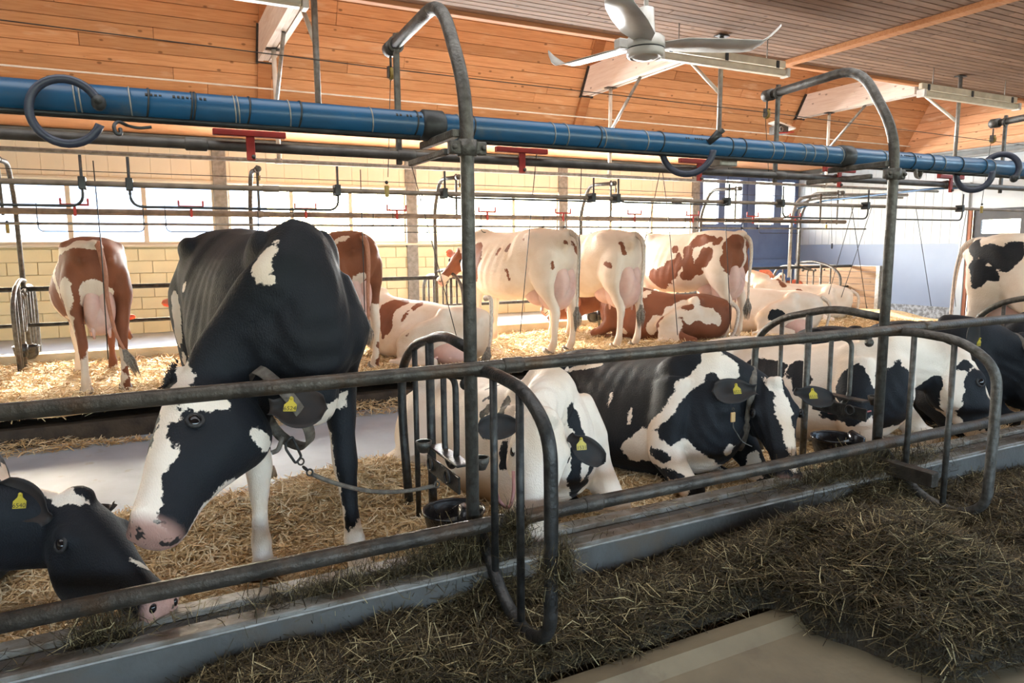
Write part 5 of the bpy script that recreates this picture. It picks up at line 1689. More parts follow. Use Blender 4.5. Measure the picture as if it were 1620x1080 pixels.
# hide markings: (dark?, radius, points) in each cow's own axes
PATCH = {'black_stander':[(0,0.032,[(0.797,-0.146,1.329),(0.815,-0.163,1.301),(0.824,-0.177,1.272)]),(0,0.019,[(0.784,-0.121,1.355)]),(0,0.021,[(0.825,-0.192,1.245)]),(0,0.018,[(0.846,-0.165,1.227)]),(0,0.06,[(0.745,-0.502,0.811),(0.822,-0.525,0.751)]),(0,0.027,[(0.838,-0.457,0.794),(0.839,-0.435,0.791),(0.84,-0.413,0.788),(0.845,-0.391,0.785),(0.847,-0.369,0.782),(0.847,-0.346,0.779)]),(0,0.05,[(0.816,-0.541,0.739),(0.86,-0.56,0.698),(0.903,-0.578,0.66)]),(0,0.044,[(0.894,-0.584,0.659),(0.929,-0.605,0.613),(0.969,-0.626,0.571)]),(0,0.048,[(0.962,-0.629,0.57),(1.039,-0.646,0.531),(1.069,-0.658,0.479)]),(0,0.048,[(1.069,-0.658,0.469),(1.077,-0.63,0.434)]),(0,0.03,[(1.032,-0.554,0.374),(1.025,-0.536,0.384),(1.015,-0.522,0.395),(1.007,-0.509,0.409),(0.998,-0.495,0.424),(0.986,-0.48,0.438),(0.97,-0.46,0.455),(0.921,-0.421,0.467),(0.908,-0.394,0.482),(0.901,-0.372,0.494),(0.549,-0.212,0.348),(0.564,-0.214,0.367),(0.605,-0.197,0.397),(0.618,-0.186,0.428),(0.622,-0.173,0.456),(0.62,-0.159,0.482),(0.612,-0.142,0.506)]),(0,0.036,[(0.538,-0.211,0.373),(0.594,-0.211,0.411),(0.616,-0.194,0.439),(0.622,-0.173,0.461)]),(0,0.023,[(0.843,-0.198,0.616),(0.868,-0.226,0.645),(0.872,-0.249,0.669)]),(0,0.045,[(0.672,0.139,0.7),(0.878,0.023,0.71),(0.851,-0.009,0.667),(0.804,-0.018,0.645),(0.802,-0.028,0.648)]),(0,0.023,[(0.679,0.165,0.723),(0.675,0.148,0.707),(0.862,0.064,0.735),(0.874,0.044,0.725),(0.878,0.026,0.712)]),(0,0.027,[(0.619,0.114,0.551),(0.631,0.113,0.522),(0.642,0.11,0.496),(0.652,0.108,0.472),(0.661,0.105,0.447),(0.672,0.104,0.426),(0.685,0.104,0.404),(0.695,0.106,0.381),(0.709,0.108,0.357),(0.719,0.11,0.331),(0.709,0.117,0.298),(0.72,0.117,0.273)]),(0,0.077,[(0.802,0.108,0.155),(0.85,0.115,0.096),(0.903,0.118,0.042)]),(0,0.04,[(0.723,0.111,0.328),(0.716,0.118,0.281),(0.734,0.116,0.243),(0.756,0.112,0.209),(0.745,0.119,0.16)]),(1,0.024,[(0.738,0.141,0.482),(0.743,0.139,0.46),(0.747,0.137,0.438),(0.75,0.136,0.415),(0.751,0.136,0.392),(0.754,0.135,0.37),(0.756,0.134,0.347),(0.76,0.132,0.325),(0.764,0.131,0.303),(0.767,0.13,0.28),(0.772,0.128,0.259),(0.778,0.125,0.238),(0.785,0.123,0.216)]),(0,0.103,[(0.617,-0.188,0.431),(0.588,-0.193,0.299),(0.579,-0.202,0.172),(0.601,-0.219,0.056)]),(0,0.039,[(-0.487,-0.285,1.075),(-0.484,-0.285,1.037),(-0.485,-0.285,0.999),(-0.489,-0.284,0.961),(-0.498,-0.282,0.922),(-0.539,-0.275,0.878),(-0.59,-0.267,0.833)]),(0,0.024,[(-0.201,-0.284,1.161)]),(1,0.026,[(-0.563,-0.284,1.153)]),(0,0.025,[(-0.563,-0.253,0.784),(-0.583,-0.252,0.747),(0.608,-0.432,0.895),(0.663,-0.442,0.879),(0.699,-0.448,0.862),(0.771,-0.46,0.851),(0.807,-0.466,0.835),(0.825,-0.47,0.816),(0.836,-0.472,0.796)])],'corner_cow':[(0,0.039,[(0.773,0.581,0.594),(0.858,0.628,0.582)]),(0,0.019,[(0.828,0.596,0.589),(0.835,0.611,0.584),(0.854,0.627,0.583),(0.874,0.642,0.582),(0.883,0.657,0.577),(0.889,0.673,0.572),(0.892,0.688,0.565)]),(0,0.009,[(1.161,0.827,0.401),(1.167,0.838,0.393),(1.174,0.849,0.386),(1.179,0.86,0.378),(1.183,0.871,0.37),(1.183,0.883,0.359),(1.164,0.89,0.339)]),(0,0.017,[(0.776,0.353,0.171)]),(0,0.044,[(-0.156,0.369,0.407),(-0.426,0.362,0.382)])],'white_lier':[(1,0.032,[(0.894,-0.019,0.632),(0.899,-0.006,0.605),(0.911,0.002,0.58),(0.922,0.011,0.554),(0.929,0.022,0.528)]),(1,0.039,[(0.934,-0.011,0.495),(0.929,-0.009,0.456),(0.931,-0.012,0.42),(0.935,-0.016,0.384),(0.928,-0.012,0.344),(0.924,-0.011,0.305),(0.897,0.007,0.256),(0.859,0.031,0.202),(0.675,0.155,0.081),(0.685,0.146,0.044),(0.67,0.16,0.013),(0.68,0.162,0.014)]),(1,0.029,[(0.91,0.091,0.335),(0.912,0.071,0.302),(0.892,0.065,0.26)]),(1,0.014,[(0.742,0.199,0.156)]),(1,0.014,[(0.218,-0.154,0.65),(0.228,-0.135,0.659),(0.249,-0.121,0.67),(0.275,-0.11,0.681)]),(1,0.021,[(0.319,-0.213,0.621),(0.341,-0.197,0.634),(0.376,-0.187,0.65)]),(1,0.028,[(0.379,-0.26,0.556),(0.401,-0.244,0.585),(0.417,-0.225,0.612)]),(1,0.03,[(0.556,-0.205,0.637),(0.592,-0.244,0.615),(0.568,-0.25,0.577)]),(1,0.041,[(0.485,-0.284,0.494)]),(1,0.029,[(0.728,-0.301,0.486),(0.737,-0.309,0.461),(0.741,-0.315,0.435),(0.743,-0.32,0.407),(0.744,-0.325,0.38)])],'blaze_lier':[(0,0.062,[(0.975,0.241,0.671),(1.004,0.23,0.641)]),(0,0.048,[(1.009,0.246,0.613),(1.04,0.239,0.556),(1.075,0.227,0.502)]),(0,0.037,[(1.079,0.227,0.496),(1.097,0.217,0.464),(1.114,0.208,0.433),(1.131,0.199,0.401),(1.147,0.19,0.371),(1.164,0.181,0.34),(1.181,0.171,0.31)]),(0,0.056,[(1.214,0.142,0.258)]),(0,0.066,[(0.795,-0.031,0.759),(0.839,0.039,0.731)]),(0,0.042,[(0.778,-0.087,0.711),(0.766,-0.117,0.679),(0.757,-0.15,0.648),(0.761,-0.194,0.62)]),(0,0.031,[(0.758,-0.218,0.6),(0.757,-0.236,0.575),(0.754,-0.253,0.55),(0.752,-0.269,0.525),(0.748,-0.285,0.5)]),(0,0.028,[(0.739,-0.295,0.485),(0.725,-0.311,0.463),(0.701,-0.32,0.437),(0.673,-0.325,0.41),(0.636,-0.324,0.38)]),(0,0.043,[(0.623,-0.323,0.362),(0.563,-0.319,0.315),(0.53,-0.338,0.275)]),(0,0.068,[(0.51,-0.345,0.219),(0.654,-0.336,0.32)]),(0,0.083,[(0.569,-0.323,0.257),(0.722,-0.35,0.259),(0.804,-0.325,0.236),(0.904,-0.311,0.164)]),(0,0.064,[(0.796,-0.249,0.294),(0.798,-0.184,0.249),(0.818,-0.135,0.211),(0.81,-0.059,0.162),(0.675,0.142,0.041),(0.715,0.183,0.011)]),(0,0.042,[(0.893,0.006,0.269)]),(0,0.088,[(0.872,-0.25,0.194)]),(1,0.031,[(0.671,-0.348,0.261),(0.728,-0.35,0.255),(0.77,-0.34,0.243)]),(1,0.024,[(0.596,-0.241,0.114),(0.752,-0.341,0.166),(0.784,-0.341,0.167),(0.815,-0.34,0.167),(0.839,-0.334,0.165),(0.865,-0.33,0.164),(0.887,-0.323,0.161)]),(1,0.041,[(0.883,-0.123,0.327),(0.886,-0.098,0.296)]),(0,0.01,[(0.224,-0.311,0.498),(0.232,-0.323,0.477),(0.239,-0.334,0.456),(0.247,-0.345,0.435)]),(0,0.011,[(0.436,-0.311,0.439),(0.439,-0.319,0.418),(0.441,-0.327,0.396),(0.444,-0.334,0.375)]),(0,0.013,[(0.517,-0.333,0.317),(0.517,-0.34,0.291),(0.515,-0.344,0.265)]),(0,0.017,[(-0.345,-0.27,0.557),(-0.323,-0.252,0.562),(-0.286,-0.243,0.571),(-0.25,-0.235,0.58),(-0.213,-0.227,0.588),(-0.181,-0.217,0.596),(-0.148,-0.207,0.604),(-0.112,-0.2,0.612),(-0.088,-0.185,0.618)]),(0,0.051,[(0.858,0.236,0.19),(0.863,0.218,0.138),(0.856,0.213,0.081)])],'profile_lier':[(1,0.07,[(-0.094,-0.29,0.509),(0.013,-0.298,0.51),(0.114,-0.303,0.511)]),(1,0.071,[(0.268,-0.266,0.538),(0.338,-0.325,0.465)]),(1,0.115,[(0.707,-0.299,0.519),(0.751,-0.328,0.371)]),(1,0.098,[(0.838,-0.148,0.54),(0.858,-0.169,0.416),(0.851,-0.141,0.281)]),(1,0.098,[(0.889,-0.088,0.574),(0.905,-0.094,0.487),(0.914,-0.089,0.398),(0.893,-0.022,0.294)]),(1,0.059,[(0.541,-0.341,0.269),(0.599,-0.326,0.268),(0.682,-0.355,0.279),(0.742,-0.348,0.28)]),(1,0.097,[(0.84,0.388,0.406),(0.833,0.504,0.244)]),(1,0.06,[(1.003,0.518,0.58)]),(1,0.094,[(1.069,0.533,0.492)]),(1,0.119,[(1.097,0.552,0.364)]),(1,0.085,[(1.077,0.506,0.271)]),(1,0.06,[(1.138,0.561,0.175)]),(0,0.038,[(0.972,0.425,0.489),(0.972,0.402,0.455),(0.97,0.383,0.421),(0.962,0.378,0.384)]),(0,0.044,[(0.963,0.652,0.676)]),(0,0.026,[(1.086,0.648,0.421),(1.095,0.649,0.395),(1.106,0.647,0.366),(1.103,0.685,0.33),(1.115,0.686,0.303)]),(0,0.07,[(0.878,0.289,0.183),(0.891,0.514,0.211),(0.927,0.495,0.199)]),(0,0.069,[(0.968,0.296,0.126),(0.975,0.564,0.115),(1.018,0.57,0.083),(1.077,0.561,0.068),(1.138,0.579,0.063)])],'edge_lier':[(0,0.069,[(-0.244,-0.377,0.49),(-0.245,-0.293,0.501),(-0.182,-0.275,0.524)]),(0,0.066,[(0.533,-0.234,0.566),(0.606,-0.26,0.55)])],'straw_back_lier':[(0,0.054,[(0.299,-0.092,0.716)])],'rump_stander':[(1,0.109,[(-0.574,-0.267,1.243),(-0.4,-0.29,1.185),(-0.333,-0.265,1.28)]),(1,0.087,[(-0.653,-0.278,1.132),(-0.616,-0.285,0.997)]),(1,0.063,[(-0.776,-0.144,1.348),(-0.688,-0.239,1.243)]),(1,0.092,[(-0.552,-0.283,1.06)])],'small_red':[(0,0.04,[(-0.71,0.132,1.393),(-0.766,0.098,1.387),(-0.811,0.064,1.381),(-0.852,0.03,1.375),(-0.869,-0.005,1.369)]),(0,0.03,[(-0.464,0.274,1.287),(-0.462,0.279,1.253),(0.19,0.283,1.198),(0.19,0.299,1.167),(0.084,0.313,1.135),(-0.117,0.318,1.101),(-0.245,0.321,1.066),(-0.297,0.316,1.032),(-0.333,0.31,0.998),(-0.346,0.304,0.962),(-0.607,0.303,0.94),(-0.622,0.298,0.906)]),(0,0.023,[(-0.464,0.274,1.288),(-0.463,0.272,1.31),(-0.59,0.244,1.327),(-0.654,0.213,1.343),(-0.696,0.182,1.36)]),(0,0.057,[(-0.729,0.266,1.035),(-0.751,0.264,0.977),(-0.751,0.261,0.918),(-0.719,0.257,0.857),(-0.687,0.253,0.795),(-0.652,0.249,0.732)]),(0,0.087,[(-0.692,0.092,0.871),(-0.823,0.032,0.973),(-0.722,-0.048,0.883)]),(0,0.094,[(0.076,0.372,0.86),(0.075,0.344,0.764),(0.118,0.279,0.678)]),(0,0.096,[(-0.671,0.234,0.675),(0.518,0.193,0.471),(0.524,0.186,0.369),(0.532,0.179,0.266),(0.522,0.172,0.164),(0.534,0.165,0.059),(-0.736,0.198,0.152),(-0.723,0.195,0.062)]),(0,0.08,[(-0.75,-0.126,0.39),(-0.763,-0.133,0.309),(0.593,-0.207,0.022),(-0.71,-0.12,0.127),(-0.675,-0.114,0.035)]),(0,0.088,[(0.578,0.199,0.367),(0.566,0.189,0.28),(0.551,0.191,0.189),(0.581,0.2,0.098),(0.564,0.202,0.012)]),(0,0.07,[(-0.746,0.127,0.38),(-0.75,0.129,0.303),(-0.727,0.13,0.22),(-0.756,0.13,0.148)]),(1,0.034,[(-0.738,0.183,0.734),(-0.74,0.183,0.696),(-0.75,0.183,0.659),(-0.766,0.184,0.622)])],'hidden_red':[(0,0.047,[(-0.049,0.196,1.329),(-0.249,0.259,1.288),(-0.326,0.274,1.249)]),(0,0.098,[(-0.425,0.252,0.962),(-0.424,0.226,0.874),(-0.583,0.265,0.795),(-0.617,0.254,0.71)]),(0,0.084,[(-0.747,0.213,0.588),(-0.768,0.206,0.515),(-0.786,0.197,0.443),(-0.785,0.18,0.368),(-0.78,0.162,0.291),(-0.759,0.136,0.212),(-0.728,0.118,0.13),(-0.703,0.116,0.046)]),(0,0.093,[(-0.757,-0.147,0.631),(-0.776,-0.13,0.537),(-0.775,-0.122,0.44),(-0.742,-0.129,0.339),(-0.716,-0.137,0.238),(-0.729,-0.119,0.143),(-0.71,-0.119,0.041)]),(0,0.079,[(-0.822,0.026,0.966),(-0.715,-0.003,0.865),(-0.469,-0.093,0.751)]),(0,0.051,[(-0.708,0.163,1.36),(-0.736,0.106,1.385)])],'spotted_lier':[(1,0.11,[(0.359,0.214,0.617),(0.215,0.138,0.659)]),(1,0.101,[(0.314,0.25,0.592),(0.284,0.316,0.497),(0.258,0.378,0.403)]),(1,0.043,[(0.284,0.406,0.303)]),(1,0.058,[(0.005,0.183,0.626),(-0.018,0.133,0.651),(-0.016,0.047,0.674),(0.031,-0.101,0.676)]),(1,0.029,[(0.049,0.332,0.493),(0.04,0.29,0.54),(0.039,0.235,0.585)]),(1,0.018,[(-0.224,-0.003,0.655),(-0.227,-0.085,0.644),(-0.326,-0.026,0.642),(-0.401,-0.01,0.645)]),(1,0.021,[(-0.154,0.531,0.354)])],'large_white':[(1,0.116,[(1.145,0.033,1.124),(1.107,0.192,0.956)]),(1,0.099,[(1.026,0.09,0.922),(1.002,0.064,1.069)]),(1,0.092,[(0.438,0.251,1.198),(0.417,0.29,1.102),(0.404,0.32,1.006),(0.419,0.326,0.909)]),(1,0.026,[(0.016,0.272,1.197),(0.042,0.3,1.138)]),(1,0.026,[(-0.133,0.251,1.254),(-0.108,0.29,1.182)]),(1,0.036,[(-0.353,0.256,1.309)]),(1,0.026,[(-0.154,0.338,0.949),(-0.173,0.332,0.899),(-0.185,0.318,0.847)]),(1,0.028,[(-0.853,-0.02,1.261),(-0.862,-0.043,1.219),(-0.864,-0.074,1.176),(-0.84,-0.136,1.133)]),(1,0.028,[(-0.863,0.1,1.275)]),(1,0.017,[(-0.774,0.241,1.041),(-0.777,0.234,0.985)])],'cream_cow':[(1,0.027,[(-0.595,0.274,1.036),(-0.687,0.269,1.014)]),(1,0.03,[(-0.784,0.191,1.267),(-0.802,0.182,1.215),(-0.813,0.165,1.163)])],'red_lier':[(0,0.14,[(-0.198,0.44,0.451),(-0.371,0.334,0.53)]),(0,0.155,[(-0.486,0.41,0.408),(-0.664,0.315,0.323)]),(0,0.156,[(-0.192,0.542,0.271),(-0.172,0.586,0.11)]),(0,0.043,[(0.251,0.206,0.624),(0.211,0.093,0.687)]),(0,0.067,[(0.005,0.413,0.334),(0.038,0.447,0.273),(0.075,0.464,0.21)]),(1,0.099,[(-0.504,0.396,0.243),(-0.615,0.339,0.209),(-0.721,0.24,0.169)]),(1,0.058,[(-0.362,0.366,0.516),(-0.413,0.379,0.502)]),(0,0.069,[(0.471,0.339,0.146)])],'patched_stander':[(1,0.164,[(-0.856,0.137,1.242),(-0.779,0.116,0.997)]),(1,0.101,[(-0.728,0.057,0.895),(-0.667,-0.112,0.754)]),(1,0.1,[(-0.864,-0.114,1.257),(-0.854,-0.116,1.203),(-0.798,-0.214,1.07),(-0.802,-0.214,0.97)]),(1,0.067,[(-0.255,0.242,1.297),(-0.325,0.237,1.307),(-0.404,0.245,1.316),(-0.48,0.25,1.325),(-0.544,0.239,1.335)]),(1,0.068,[(-0.165,0.283,1.18),(-0.195,0.31,1.112),(-0.216,0.326,1.045),(-0.228,0.328,0.977),(-0.232,0.32,0.909),(-0.229,0.302,0.841),(-0.284,0.296,0.884),(-0.338,0.29,0.927)]),(1,0.1,[(-0.518,0.278,1.162),(-0.449,0.285,1.046)]),(1,0.041,[(-0.64,0.212,1.342),(-0.612,0.239,1.301),(-0.578,0.257,1.261)]),(1,0.051,[(-0.366,0.271,0.894)]),(1,0.06,[(-0.172,0.322,0.84)]),(1,0.052,[(-0.064,0.31,1.103),(-0.068,0.333,1.047),(-0.07,0.352,0.99),(-0.063,0.36,0.933)]),(1,0.131,[(0.036,0.367,0.931),(0.125,0.35,0.829),(0.244,0.296,0.723)]),(1,0.107,[(0.342,0.314,0.792)]),(1,0.052,[(0.018,0.287,1.189)])],'black_spot_lier':[(1,0.09,[(-0.266,0.523,0.31),(-0.316,0.505,0.274)])],'looking_round':[(1,0.053,[(0.301,-1.443,0.673),(0.318,0.127,0.688),(0.267,0.198,0.636)]),(1,0.051,[(0.228,-1.538,0.72)]),(1,0.056,[(0.007,0.274,0.531)])]}

SPEC = {}
# ---- near row (they face the manger, towards -y)
SPEC['black_stander'] = dict(loc=(0.46, 3.76, 0.09), heading=R(-83), scale=1.06, wide=0.92, poll=(0.070, 3.100, 0.967), muzzle=(-0.182, 2.600, 0.579), up=(-0.85, -0.10, 0.15),
    neckdir=(0.9, 0, -0.1), neckend=(0.2, 0.6, 0.45), base=0.05, vox=0.015, tuft=True, headwide=1.12, headdeep=1.24, eye=(0.40, 0.085, 0.100), feet=dict(fl=(0.27, -0.02), fr=(0.0, 0.02)),
    collar=dict(c=(0.40, 2.99, 0.86), n=(-0.75, -0.3, -0.45), w=0.022, max=0.20),
    ears={1: dict(dir=(-0.05, 0.55, -1.0), face=(0.3, 1.0, 0.2), off=(0.21, 0.12, 0.27), tag='6524', len=0.17, w=0.07, tagpos=0.40, tagsize=0.024), -1: dict(dir=(-0.5, 0.8, 0.2))},
    label='black standing cow with lowered head, yellow ear tag and chain', udder=0.8)
SPEC['corner_cow'] = dict(loc=(-1.05, 3.80, 0.02), heading=R(-85), lie=True, scale=0.98, poll=(-0.313, 3.050, 0.556), muzzle=(-0.014, 2.550, 0.366), headdeep=1.15, up=(0.50, -0.45, 0.8),
    neckdir=(1, 0, 0.0), neckend=(-0.5, 0.8, 0.1), base=0.05, vox=0.015, label='black cow with white forehead spot nosing under the lower rail at the frame corner', hindside=-1, headwide=1.05,
    ears={1: dict(dir=(-1.0, 0.25, -0.5), face=(0.2, -0.2, 0.9), len=0.15), -1: dict(dir=(-1.0, 0.45, 0.25), face=(0.1, 0.9, 0.4), tag='6540', tagpos=0.5)}, tail=False)
SPEC['white_lier'] = dict(loc=(1.80, 3.82, 0.04), heading=R(-88), lie=True, scale=1.0, poll=(1.553, 2.720, 0.731), muzzle=(1.395, 2.500, 0.250), up=(-0.25, -1.0, 0.1),
    neckdir=(1, 0, 0.25), neckend=(0.0, 0.8, 0.35), base=-0.05, vox=0.015, label='white lying cow with black ears resting its face behind the barred divider', hindside=-1,
    headwide=1.12,
    ears={1: dict(dir=(0.50, 1.0, -0.1), off=(0.12, 0.10, 0.03), face=(0.3, 0.1, 0.9), tag='1531', tagpos=0.3), -1: dict(dir=(0.20, 1.0, -0.1), face=(0.2, 0.1, 0.9))}, tail=False)
SPEC['blaze_lier'] = dict(loc=(2.86, 3.85, 0.06), heading=R(-90), lie=True, scale=1.04, collar=dict(c=(3.097, 3.050, 0.555), n=(0.75, -0.5, -0.1), w=0.02, max=0.27), poll=(3.127, 2.840, 0.719), muzzle=(2.953, 2.520, 0.280), headwide=1.18, up=(-0.50, -1.0, 0.42),
    neckdir=(1, 0, 0.35), neckend=(-0.1, 0.9, 0.1), base=0.05, vox=0.015, label='black and white lying cow with a white blaze and two yellow ear tags', hindside=-1,
    ears={1: dict(dir=(0.12, 1.0, -0.12), face=(0.25, 0.0, 0.9), tag='6533', len=0.22, tagpos=0.40), -1: dict(dir=(0.16, 1.0, 0.22), off=(0.09, 0.10, 0.0), face=(0.25, 0.0, 0.9), tag='6533', len=0.25, w=0.075, tagpos=0.5)}, tail=False)
SPEC['profile_lier'] = dict(loc=(4.38, 3.85, 0.06), heading=R(-84), lie=True, scale=1.03, poll=(5.156, 3.000, 0.720), muzzle=(5.312, 2.700, 0.052), up=(0.85, -0.28, 0.35),
    neckdir=(1, 0.2, 0.2), neckend=(-0.5, 0.8, 0.2), base=-0.05, vox=0.018, label='lying cow in profile with black cheek and white jaw behind the second post', hindside=-1,
    ears={-1: dict(dir=(-1.0, 0.55, 0.1), off=(0.06, 0.14, 0.06), face=(0.1, 0.9, 0.3), tag='6537', len=0.21, tagpos=0.45), 1: dict(dir=(-0.4, 0.8, 0.5), face=(0.2, 0.2, 0.8))}, tail=False)
SPEC['edge_lier'] = dict(loc=(5.60, 3.95, 0.05), heading=R(-95), lie=True, scale=1.05, poll=(5.948, 3.000, 0.724), muzzle=(6.624, 2.750, 0.226), up=(0.3, -0.3, 1.0),
    neckdir=(1, 0, 0.3), base=0.05, vox=0.02, label='black lying cow with leather collar cut by the picture edge', hindside=-1,
    collar=dict(c=(5.950, 3.080, 0.579), n=(0.9, -0.4, 0.25), w=0.022, max=0.24),
    ears={1: dict(dir=(-0.2, 1.0, 0.1)), -1: dict(dir=(-0.6, 0.8, 0.5), face=(0.2, 0.6, 0.7), tag='6541', tagpos=0.4)}, tail=False)
SPEC['straw_back_lier'] = dict(loc=(6.78, 4.0, 0.03), heading=R(-90), lie=True, scale=1.05, poll=(6.9, 2.9, 0.75), muzzle=(7.1, 2.55, 0.4), up=(0, -0.3, 1.0), base=0.05, vox=0.02,
    label='dark lying cow with straw on its back below the standing rump', hindside=-1, tail=False)
SPEC['rump_stander'] = dict(loc=(7.85, 3.62, 0.1), heading=R(-88), scale=1.04, poll=(7.9, 2.3, 1.2), muzzle=(7.9, 2.0, 0.75), base=-0.05, vox=0.02,
    label='standing black and white cow showing its rump beside the dark door', udder=0.9, tail=[(-0.84, 0, 1.38), (-0.93, -0.02, 1.31), (-0.98, -0.03, 1.1), (-1.0, -0.03, 0.85), (-1.0, -0.04, 0.68), (-1.0, -0.05, 0.58)])
# ---- far row (they face the windows, towards +y)
SPEC['small_red'] = dict(loc=(-0.54, 8.08, 0.2), heading=R(97), scale=0.985, poll=(-0.72+0.35, 9.3, 0.75), muzzle=(-0.279, 9.450, 0.503), up=(0.0, 0.5, 1), kind_='r', base=0.05, vox=0.02, udder=1.0,
    neckdir=(1, 0, -0.35), label='small red-and-white cow seen from behind, breathing steam at the yellow wall', tailred=True,
    tail=[(-0.84, -0.02, 1.38), (-0.93, -0.03, 1.31), (-0.96, -0.05, 1.10), (-0.95, -0.05, 0.92), (-0.95, -0.09, 0.6), (-0.95, -0.16, 0.40)])
SPEC['hidden_red'] = dict(loc=(1.80, 8.10, 0.2), heading=R(100), scale=1.03, poll=(0.372, 9.300, 0.923), muzzle=(0.276, 9.500, 0.384), kind_='r', base=0.05, vox=0.02, udder=1.0, up=(0, 0.3, 1),
    neckdir=(1, 0.3, -0.2), label='red cow seen from behind, half hidden by the black standing cow', tailred=True, ears={-1: dict(dir=(0, 1, 0), len=0.2), 1: dict(dir=(0, 1, 0), len=0.2)})
SPEC['spotted_lier'] = dict(loc=(2.85, 7.95, 0.17), heading=R(125), lie=True, scale=1.03, poll=(1.9, 8.9, 0.8), muzzle=(1.5, 9.2, 0.5), kind_='r', base=-0.05, vox=0.02, hindside=1,
    label='cream lying cow with red-brown shoulder patches and tail over its hock', udder=1.0, tail=[(-0.84, 0, 0.74), (-0.93, 0.05, 0.74), (-0.98, 0.12, 0.60), (-0.99, 0.16, 0.35), (-0.98, 0.2, 0.2)])
SPEC['large_white'] = dict(loc=(4.20, 8.10, 0.2), heading=R(108), scale=1.07, poll=(3.868, 9.200, 1.474), muzzle=(3.461, 9.100, 1.090), kind_='r', base=-0.05, vox=0.02, udder=1.25, up=(-0.4, -0.2, 1.0),
    neckdir=(1, 0, 0.25), feet=dict(fl=(-0.05, 0.02), fr=(0.02, 0.0)), neckend=(1.0, -0.3, -0.15), label='large white cow with a red head turned to look along the row')
SPEC['cream_cow'] = dict(loc=(5.28, 8.08, 0.2), heading=R(99), scale=1.05, poll=(5.578, 9.200, 1.029), muzzle=(5.186, 9.350, 0.573), kind_='r', base=-0.05, vox=0.02, udder=1.3, up=(0, 0.1, 1),
    neckdir=(1, 0, -0.2), label='cream cow standing close behind the large white one, brand on its thigh')
SPEC['red_lier'] = dict(loc=(6.42, 7.85, 0.17), heading=R(128), lie=True, scale=1.03, poll=(5.75, 9.0, 0.75), muzzle=(5.3, 9.3, 0.5), kind_='r', base=0.05, vox=0.02, hindside=1,
    label='lying red cow with a white thigh between the cream cow and the red-patched one')
SPEC['patched_stander'] = dict(loc=(7.02, 8.08, 0.2), heading=R(104), scale=1.05, poll=(7.641, 9.200, 0.974), muzzle=(7.089, 9.350, 0.673), kind_='r', base=-0.05, vox=0.02, udder=1.2, up=(0.1, 0, 1), tailred=False,
    neckdir=(1, 0, -0.2), label='standing white cow with big red patches before the blue door', ears={1: dict(len=0.26, dir=(-0.1, 1, 0.1)), -1: dict(len=0.2)})
SPEC['black_spot_lier'] = dict(loc=(8.35, 7.95, 0.15), heading=R(128), lie=True, scale=1.03, poll=(9.691, 9.600, 0.731), muzzle=(9.817, 10.000, 0.407), kind_='h', base=-0.05, vox=0.02, hindside=1,
    label='pale lying cow with a black spot on its belly, far row end', udder=1.0, ears={-1: dict(len=0.24, dir=(0, 1, 0.1), mat='r'), 1: dict(len=0.2)})
SPEC['looking_round'] = dict(loc=(10.3, 8.9, 0.15), heading=R(135), lie=True, scale=1.0, poll=(11.283, 10.200, 0.879), muzzle=(10.738, 9.750, 0.555), kind_='r', base=-0.05, vox=0.02, hindside=1, up=(0.0, -0.6, 1),
    label='pale lying cow looking round, brown nose patch, before the pen board', neckdir=(1, 0, 0.5), neckend=(0.1, 0.7, -0.4), ears={1: dict(dir=(-0.1, 1, 0.15), len=0.22), -1: dict(dir=(-0.1, 1, 0.15), len=0.22, mat='c')})

items, meta = [], []
for name, spec in SPEC.items():
    mb, M, frame = build_cow(spec)
    items.append((name, mb, spec.get('vox', 0.02) , 7 if spec.get('vox', 0.02) < 0.017 else 5))
    meta.append((name, spec, M, frame))
for (name, spec, M, frame), me in zip(meta, remesh_all(items)):
    finish_cow(name, spec, me, M, frame)

